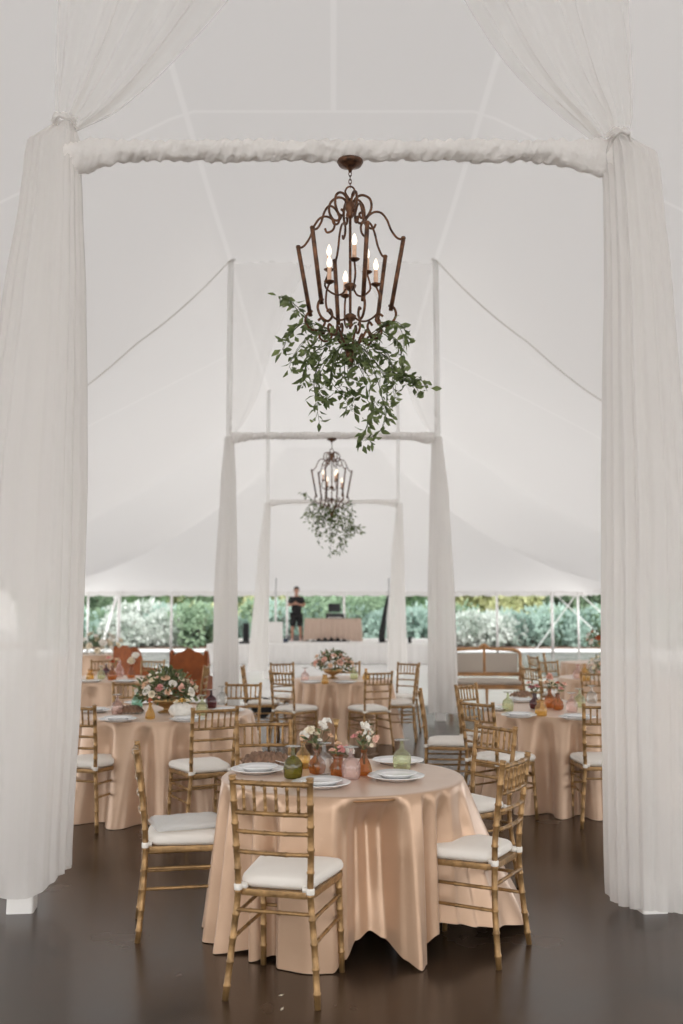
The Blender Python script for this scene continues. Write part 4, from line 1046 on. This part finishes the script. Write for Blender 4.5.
# black cable cloth heap at the foot of the stage table
q = stz(330, 643); m = MB(); rws = []
for i in range(7):
    rws.append([((j / 30 - .5) * 1.3, (i / 6 - .5) * .16, max(.003, .15 * math.sin(PI * i / 6) * math.sin(PI * j / 30) ** .5 * (.7 + .4 * math.sin(j * 1.3)))) for j in range(31)])
m.grid(rws); o = m.build('black_cloth', M['black']); o.location = (q.x, Y - .60, SZ); tag(o, 'black cloth bundled on the stage at the foot of the taupe table', 'cloth')
# speaker cabinet on the left, covered subwoofer with pole
q = stz(275.5, 643, SZ)
yy = 32.0
t = thing('subwoofer', 'white-covered speaker box with an upright pole on the stage, left of the man', 'speaker', (ony(275.5, 640, yy).x, yy, SZ))
MB().box((0, 0, .33), (.43, .45, .66), bev=.03, taper=1.04).build('cover', M['skirt'], t, smooth=False)
MB().tube([(0, 0, .66), (0, 0, 1.45)], .035, 10).build('pole', M['white_paint'], t)
MB().tube([(0, 0, 1.45), (0, 0, 2.05)], .03, 10).build('upper_pole', M['metal_pole'], t)
t = thing('subwoofer', 'white-covered speaker pole on the stage behind the black garment bag', 'speaker', (ony(389, 640, yy + .3).x, yy + .3, SZ))
MB().box((0, 0, .05), (.3, .3, .1), bev=.03).build('base', M['skirt'], t, smooth=False)
MB().tube([(0, 0, .1), (0, 0, 1.45)], .06, 10).build('pole', M['white_paint'], t); MB().tube([(0, 0, 1.45), (0, 0, 2.05)], .03, 10).build('upper_pole', M['metal_pole'], t)
yb = 32.1; m = MB(); xb = ony(383, 640, yb).x
m.tube(smoothpath([(xb - .03, yb, SZ + .01), (xb - .04, yb, SZ + .25), (xb + .02, yb, SZ + .6), (xb + .07, yb, SZ + 1.0), (xb + .13, yb, SZ + 1.3), (xb + .15, yb, SZ + 1.5)], 6), [.10 + .0 * k if k < 8 else max(.025, .10 - (k - 8) * .0035) for k in range(31)], 12)
m.v = [(x, y + (y - yb) * -.3, z) for x, y, z in m.v]
for k in range(len(m.v)): pass
o = m.build('garment_bag', M['black']); tag(o, 'tall black garment bag leaning on the stage, right of the taupe table', 'bag')
ys_ = 31.4
def spk(px0, px1, h, label, y=31.4, nm='loudspeaker'):
    a = ony(px0, 640, y).x; b = ony(px1, 640, y).x; w = b - a
    t = thing(nm, label, 'speaker', ((a + b) / 2, y, SZ)); MB().box((0, 0, h / 2), (w, w * .9, h), bev=.02).build('cabinet', M['black_plastic'], t, smooth=False)
    MB().box((0, -w * .455, h * .5), (w * .84, .012, h * .86)).build('grille', M['black'], t, smooth=False); return t
spk(243, 249, .62, 'black loudspeaker at the left end of the stage, between the two left curtains')
m = MB(); a = ony(241, 642, 31.2).x; m.box((a + .12, 31.05, SZ + .035), (.32, .25, .07), bev=.02); o = m.build('equipment_case', M['black_plastic'], smooth=False); tag(o, 'flat black case in front of the black loudspeaker at the left of the stage', 'case')
spk(266.5, 270, .4, 'small black box on the stage just left of the white-covered speaker', 32.6, 'amplifier')
spk(408, 411.5, .2, 'tiny black box on the stage at the right, between the curtains', 31.5, 'monitor_speaker')
a = ony(285.5, 640, 32.4); m = MB(); m.box((a.x, 32.4, SZ + .06), (.14, .14, .12), bev=.03); m.tube(smoothpath([(a.x - .05, 32.4, SZ + .12), (a.x - .04, 32.4, SZ + .2), (a.x + .04, 32.4, SZ + .2), (a.x + .05, 32.4, SZ + .12)], 4), .01, 6); o = m.build('tool_bag', mat('navy_cloth', (.03, .05, .1), .8)); tag(o, 'small navy bag on the stage at the feet of the man, left side', 'bag')
ybx = 34.3; a = ony(298, 640, ybx); m = MB(); m.box((a.x, ybx, SZ + .09), (.72, .4, .18), bev=.02); o = m.build('equipment_case', mat('grey_case', (.18, .2, .2), .6), smooth=False); tag(o, 'grey flight case on the stage behind the shoes of the man', 'case')

def skin_obj(name, verts, edges, radii, mtl, parent, sub=2, root=0):
    me = bpy.data.meshes.new(name); me.from_pydata(verts, edges, []); me.update(); me.materials.append(mtl)
    o = link_mesh(name, me, parent)
    md = o.modifiers.new('Skin', 'SKIN')
    if not me.skin_vertices: 
        return o
    sk = me.skin_vertices[0].data
    for i, r in enumerate(radii):
        sk[i].radius = r if hasattr(r, '__len__') else (r, r); sk[i].use_root = (i == root)
    md.use_smooth_shade = True
    s = o.modifiers.new('Subsurf', 'SUBSURF'); s.levels = sub; s.render_levels = sub
    return o
def man(x, y, z, rz):
    t = thing('person', 'man in black shirt and black shorts standing on the stage with hands held together', 'person', (x, y, z), rz)
    # facing -y
    V = []; E = []; Rr = []
    def add(p, r, par=None):
        V.append(p); Rr.append(r); i = len(V) - 1
        if par is not None: E.append((par, i))
        return i
    pel = add((0, 0, .95), (.12, .09)); sp = add((0, .01, 1.12), (.15, .105), pel); ch = add((0, .01, 1.34), (.175, .115), sp); nk = add((0, .0, 1.49), (.06, .06), ch); nk2 = add((0, -.01, 1.55), (.055, .058), nk)
    hd = add((0, -.02, 1.63), (.072, .09), nk2); hd2 = add((0, -.015, 1.72), (.078, .098), hd); hd3 = add((0, -.01, 1.79), (.05, .065), hd2)
    for s in (-1, 1):
        sh = add((s * .185, .01, 1.43), .062, ch); el = add((s * .27, .02, 1.17), .043, sh); wr = add((s * .09, -.23, 1.23), .027, el); pm = add((s * .03, -.26, 1.25), (.04, .022), wr)
        for k in range(4):
            f1 = add((s * (-.005), -.285 + .0 * k, 1.285 - k * .022), .0095, pm); f2 = add((s * -.035, -.28, 1.28 - k * .022), .0085, f1)
        th = add((s * .02, -.25, 1.30), .011, pm); add((s * .0, -.27, 1.325), .0095, th)
        hp = add((s * .09, 0, .86), .08, pel); kn = add((s * .13, -.015, .5), .06, hp); cf = add((s * .135, .015, .33), .056, kn); an = add((s * .14, .02, .09), .037, cf); add((s * .15, -.10, .045), (.042, .03), an)
    skin_obj('body', V, E, Rr, M['skin'], t)
    def part(nm, pts, ed, rd, mtl, root=0): skin_obj(nm, pts, ed, rd, mtl, t, 2, root)
    part('shirt', [(0, 0, .86), (0, .01, 1.1), (0, .01, 1.34), (0, .0, 1.465), (-.19, .01, 1.42), (-.245, .018, 1.26), (.19, .01, 1.42), (.245, .018, 1.26)], [(0, 1), (1, 2), (2, 3), (2, 4), (4, 5), (2, 6), (6, 7)], [(.20, .155), (.185, .14), (.19, .135), (.085, .08), .083, .07, .083, .07], M['shirt'])
    part('shorts', [(0, 0, .99), (.10, 0, .87), (.125, -.01, .46), (-.10, 0, .87), (-.125, -.01, .46)], [(0, 1), (1, 2), (0, 3), (3, 4)], [(.18, .14), .125, .115, .125, .115], M['shirt'])
    m = MB(); m.lathe([(.0, .78), (.15, .785), (.178, .80), (.172, .9), (.165, 1.0), (.0, 1.01)], 24); m.v = [(a, b * .76, c) for a, b, c in m.v]; m.build('waistband', M['shirt'], t)
    for s in (-1, 1): part('shoe', [(s * .14, .05, .05), (s * .145, -.04, .055), (s * .155, -.15, .035)], [(0, 1), (1, 2)], [.046, (.05, .045), (.045, .032)], M['shoe'])
    m = MB(); m.lathe([(0, .115), (.05, .105), (.08, .075), (.093, .03), (.09, -.01), (.07, -.03), (0, -.03)], 18); m.v = [(x_, y_ * 1.15 + .012, z_) if z_ > .02 else (x_, abs(y_) * .9 + .03, z_) for x_, y_, z_ in m.v]; m.v = [(a, b - .01, c + 1.715) for a, b, c in m.v]; m.build('hair', M['hair'], t)
    m = MB(); m.lathe([(0, .012), (.01, .0), (.013, -.02), (0, -.028)], 8, (0, -.125, 1.672)); m.build('nose', M['skin'], t)
    for s in (-1, 1):
        m = MB(); m.lathe([(0, .009), (.011, .004), (.011, -.004), (0, -.009)], 8, (s * .032, -.105, 1.70)); m.build('eye', M['hair'], t)
        m = MB(); m.lathe([(0, .03), (.012, .02), (.014, 0), (.008, -.025), (0, -.03)], 8, (s * .09, -.0, 1.68)); m.build('ear', M['skin'], t)
    m = MB(); m.tube([(-.024, -.108, 1.628), (0, -.114, 1.625), (.024, -.108, 1.628)], .006, 6); m.build('mouth', M['f_pink'], t)
    m = MB(); m.box((0, -.3, 1.275), (.07, .012, .12), bev=.008); ph = m.build('phone', M['black_plastic'], None, smooth=False)
    bpy.data.objects.remove(ph)
pm_ = stz(297, 639.3)
man(ony(296.5, 600, 33.6).x, 33.6, SZ, R(-6))

# ------------------------------------------------------------------ perimeter poles, guy ropes
YE = 40.15
PW = ['left of the inverted V of white straps', 'above the smaller wing chair', 'above the right wing chair shoulder', 'right behind the standing man', 'behind the laptop', 'behind the black garment bag', 'just right of the settee crest', 'right of the settee, before the blue shrubs', 'close to the right foreground curtain']
for k, (px, w) in enumerate(((88, .04), (119, .075), (171.5, .05), (287, .05), (344, .05), (388, .06), (497, .05), (552, .06), (578, .045))):
    o = MB().tube([(0, 0, 0), (0, 0, 2.42)], w, 10).build('side_pole', M['white_paint']); o.location = (ony(px, 610, YE).x, YE, 0)
    tag(o, 'white upright eave pole ' + PW[k], 'pole', 'white poles under the far eave')
for sg in (-1, 1):
    for k, yy in enumerate((1, 9, 17, 25, 33)):
        o = MB().tube([(0, 0, 0), (0, 0, 2.42)], .04, 10).build('side_pole', M['white_paint']); o.location = (xc(yy) + sg * 9.95, yy, 0)
        tag(o, f'white eave pole on the {side[sg]} long side, {["nearest", "second", "third", "fourth", "farthest"][k]} from the viewer', 'pole', 'white poles along the long sides')
for k, (a, b, r_, lab) in enumerate((((118, 591), (105, 636), .06, 'wide white strap slanting down to the left below the far eave'), ((553, 592), (600, 636), .03, 'thin white rope slanting right from the pole beside the settee'), ((578, 592), (604, 615), .03, 'thin white rope slanting right below the eave near the right curtain'), ((578, 592), (556, 622), .025, 'thin white rope slanting left below the eave near the right curtain'))):
    A = ony(*a, YE + .1); f_ = (649 - a[1]) / (b[1] - a[1]); Bq = onz(a[0] + (b[0] - a[0]) * f_, 649, -.02); A.z = min(A.z, 2.42)
    o = MB().tube([A, Bq], r_, 8, flat=.4).build('guy_strap', M['white_paint']); tag(o, lab, 'strap', 'white guy straps outside the far eave')

# ------------------------------------------------------------------ garden
def foliage_mesh(nm, mtl, seed, n, rx, ry, rz_, leaf, clumps):
    rnd = random.Random(seed); m = MB(); cs = []
    for k in range(clumps):
        a = rnd.uniform(0, 6.28); q = rnd.uniform(.15, .8); cs.append((math.cos(a) * rx * q, math.sin(a) * ry * q, rz_ * rnd.uniform(.25, 1.0), rnd.uniform(.28, .5)))
    for k in range(n):
        c = rnd.choice(cs); d = Vector((rnd.gauss(0, 1), rnd.gauss(0, 1), rnd.gauss(0, 1))).normalized()
        R_ = c[3] * rnd.uniform(.75, 1.05)
        p = Vector((c[0] + d.x * rx * R_, c[1] + d.y * ry * R_, max(.03, c[2] + d.z * rz_ * R_ * .8)))
        m.leaf(p, d + Vector((rnd.uniform(-.8, .8), rnd.uniform(-.8, .8), rnd.uniform(-.8, .8))), leaf * rnd.uniform(.7, 1.4), leaf * .6, rnd)
    return m.mesh(nm, mtl, smooth=False)
FM = {}
for k, (nm, c) in enumerate((('blue', 'bush_blue'), ('green', 'bush_green'), ('yellow', 'bush_yellow'), ('white', 'bush_white'))):
    FM[nm] = foliage_mesh('foliage', M[c], 50 + k, 1900, 1.35, 1.0, .95, .17, 15)
FM['crown_g'] = foliage_mesh('crown', M['bush_green'], 61, 3600, 2.3, 2.0, 2.2, .26, 16); FM['crown_y'] = foliage_mesh('crown', M['bush_yellow'], 62, 3200, 2.3, 2.0, 2.2, .26, 13); FM['crown_d'] = foliage_mesh('crown', M['tree_green'], 63, 3600, 2.3, 2.0, 2.2, .26, 16)
stm = MB(); rnd = random.Random(3)
for k in range(7):
    a = rnd.uniform(0, 6.28); stm.tube([(0, 0, 0), (math.cos(a) * .3, math.sin(a) * .3, .5), (math.cos(a) * .7, math.sin(a) * .6, .95)], [.035, .025, .01], 6)
STEM = stm.mesh('woody_stems', M['bark'])
tk = MB(); tk.tube(smoothpath([(0, 0, 0), (.05, 0, 1.0), (-.03, .04, 2.2), (.03, 0, 3.4)], 5), [.13 - .006 * k for k in range(16)], 10)
for k in range(7):
    a = k * 2.4; tk.tube([(0, 0, 1.5 + k * .25), (math.cos(a) * .6, math.sin(a) * .5, 2.2 + k * .28), (math.cos(a) * 1.5, math.sin(a) * 1.2, 3.0 + k * .25)], [.05, .035, .012], 6)
TRUNK = tk.mesh('trunk', M['bark'])
desc = dict(blue='blue-green', green='mid green', yellow='yellow-green', white='white-flowering')
def shrub(px, y, c, s_, lab, k):
    x = ony(px, 610, y).x; t = thing('shrub', f'{desc[c]} shrub in the garden {lab}', 'shrub', (x, y, -.02), k * 1.3, 'shrubs in the garden beyond the tent')
    link_mesh('foliage', FM[c], t, scale=(s_, s_, s_ * 1.3)); link_mesh('woody_stems', STEM, t, scale=(s_, s_, s_ * 1.3))
SH = [(86, 46, 'green', 1.1, 'at the edge of the left curtain'), (104, 48, 'blue', 1.1, 'behind the slanting white strap'), (122, 45, 'white', 1.0, 'left of the smaller wing chair, low'), (140, 47, 'white', 1.35, 'above the smaller wing chair'), (160, 45.5, 'white', 1.05, 'between the two wing chairs'), (180, 47, 'blue', 1.25, 'above the right wing chair, left half'), (199, 46, 'green', 1.2, 'above the right wing chair, right half'), (214, 48, 'yellow', 1.2, 'behind the middle left curtain'),
      (245, 47, 'blue', 1.0, 'above the black loudspeaker of the stage'), (268, 47, 'green', 1.3, 'behind the farthest left curtain'), (290, 46, 'blue', 1.35, 'behind the standing man'), (312, 47, 'green', 1.45, 'left of the laptop'), (334, 48, 'blue', 1.2, 'straight behind the laptop'), (356, 47, 'green', 1.5, 'right of the laptop'), (374, 46, 'blue', 1.2, 'left of the black garment bag'), (396, 47, 'green', 1.2, 'behind the farthest right curtain'), (417, 46, 'blue', 1.3, 'between the two right-hand curtains'), (440, 48, 'green', 1.2, 'behind the middle right curtain'),
      (466, 46, 'white', 1.05, 'above the left panel of the settee'), (482, 48, 'blue', 1.15, 'above the middle of the settee'), (500, 46, 'white', 1.05, 'above the right panel of the settee'), (516, 47, 'blue', 1.15, 'just right of the settee'), (534, 46, 'blue', 1.1, 'second to the right of the settee'), (551, 47, 'green', 1.1, 'behind the thick white eave pole on the right'), (569, 46, 'blue', 1.25, 'left of the tall flower arrangement'), (588, 47, 'blue', 1.1, 'behind the tall flower arrangement'), (606, 46, 'green', 1.2, 'behind the edge of the right curtain'), (640, 45, 'blue', 1.2, 'behind the right foreground curtain'), (676, 45, 'blue', 1.4, 'in the sliver right of the right foreground curtain'), (60, 45, 'blue', 1.2, 'behind the left foreground curtain')]
for k, a in enumerate(SH): shrub(*a, k)
def tree(px, y, c, s_, lab, k):
    x = ony(px, 610, y).x; t = thing('tree', f'{lab}', 'tree', (x, y, -.02), k * 2.1, 'trees behind the shrubs')
    link_mesh('crown', FM[c], t, loc=(0, 0, .5 * s_), scale=(s_, s_, s_ * 1.4)); link_mesh('trunk', TRUNK, t, scale=s_)
TR = [(98, 58, 'crown_g', .8, 'thin-branched tree at the left behind the slanting strap'), (150, 56, 'crown_d', 1.0, 'dark green tree above the smaller wing chair'), (190, 58, 'crown_y', 1.1, 'yellowish tree above the right wing chair'), (228, 57, 'crown_g', 1.1, 'green tree behind the middle left curtain'), (262, 56, 'crown_y', 1.0, 'olive tree between the two left curtains'), (300, 57, 'crown_d', 1.1, 'dark green tree behind the standing man'), (338, 59, 'crown_g', 1.2, 'green tree behind the laptop'), (368, 56, 'crown_d', 1.0, 'dark green tree left of the garment bag'),
      (415, 57, 'crown_d', 1.1, 'dark green tree between the right-hand curtains'), (470, 58, 'crown_y', 1.1, 'pale yellow-green tree above the settee'), (508, 57, 'crown_y', 1.1, 'yellow-green tree right of the settee'), (545, 58, 'crown_g', 1.2, 'green tree behind the thick right eave pole'), (590, 57, 'crown_g', 1.2, 'green tree near the right curtain edge'), (650, 55, 'crown_g', 1.2, 'green tree behind the right foreground curtain'), (685, 50, 'crown_g', 1.2, 'green tree in the sliver beyond the right curtain'), (50, 56, 'crown_g', 1.1, 'green tree behind the left foreground curtain')]
for k, a in enumerate(TR): tree(*a, k)
m = MB(); m.box((3, 48, .0), (60, 6.5, .08)); kind(m.build('garden_bed', M['mulch'], smooth=False), 'structure')

# ------------------------------------------------------------------ light, world, camera
w = bpy.data.worlds.new('world'); sc.world = w; w.use_nodes = True; nt = w.node_tree; bg = nt.nodes['Background']
tc = nt.nodes.new('ShaderNodeTexCoord'); sx = nt.nodes.new('ShaderNodeSeparateXYZ'); cr = nt.nodes.new('ShaderNodeValToRGB')
nt.links.new(tc.outputs['Generated'], sx.inputs[0]); nt.links.new(sx.outputs['Z'], cr.inputs['Fac'])
e = cr.color_ramp.elements; e[0].position = 0; e[0].color = (1, .97, .93, 1); e[1].position = .6; e[1].color = (.94, .96, 1, 1)
nt.links.new(cr.outputs['Color'], bg.inputs['Color']); bg.inputs['Strength'].default_value = 2.3
sun = bpy.data.lights.new('sun', 'SUN'); sun.energy = 1.2; sun.angle = R(25); sun.color = (1, .96, .9); so = bpy.data.objects.new('sun', sun); col.objects.link(so); so.rotation_euler = (R(32), R(18), 0); so.location = (0, 0, 30)

cam = bpy.data.cameras.new('camera'); co = bpy.data.objects.new('camera', cam); col.objects.link(co); sc.camera = co
co.location = (0, 0, EYE); co.rotation_euler = (PI / 2 + PITCH, 0, 0)
cam.sensor_fit = 'VERTICAL'; cam.sensor_height = 36; cam.lens = 36 * F / 1024; cam.clip_end = 300
cam.dof.use_dof = True; cam.dof.focus_distance = 5.2; cam.dof.aperture_fstop = 2.0
sc.view_settings.view_transform = 'Standard'; sc.view_settings.look = 'None'; sc.view_settings.gamma = 1; sc.view_settings.use_curve_mapping = False
sc.view_settings.exposure = 0.46
cy = sc.cycles; cy.max_bounces = 10; cy.transparent_max_bounces = 16; cy.diffuse_bounces = 5; cy.use_denoising = True; cy.sample_clamp_indirect = 6

import os
if os.environ.get('CHK'):
    for o in bpy.data.objects:
        if o.parent is None and 'label' in o and not 4 <= len(o['label'].split()) <= 16: print('LONG', len(o['label'].split()), o['label'])
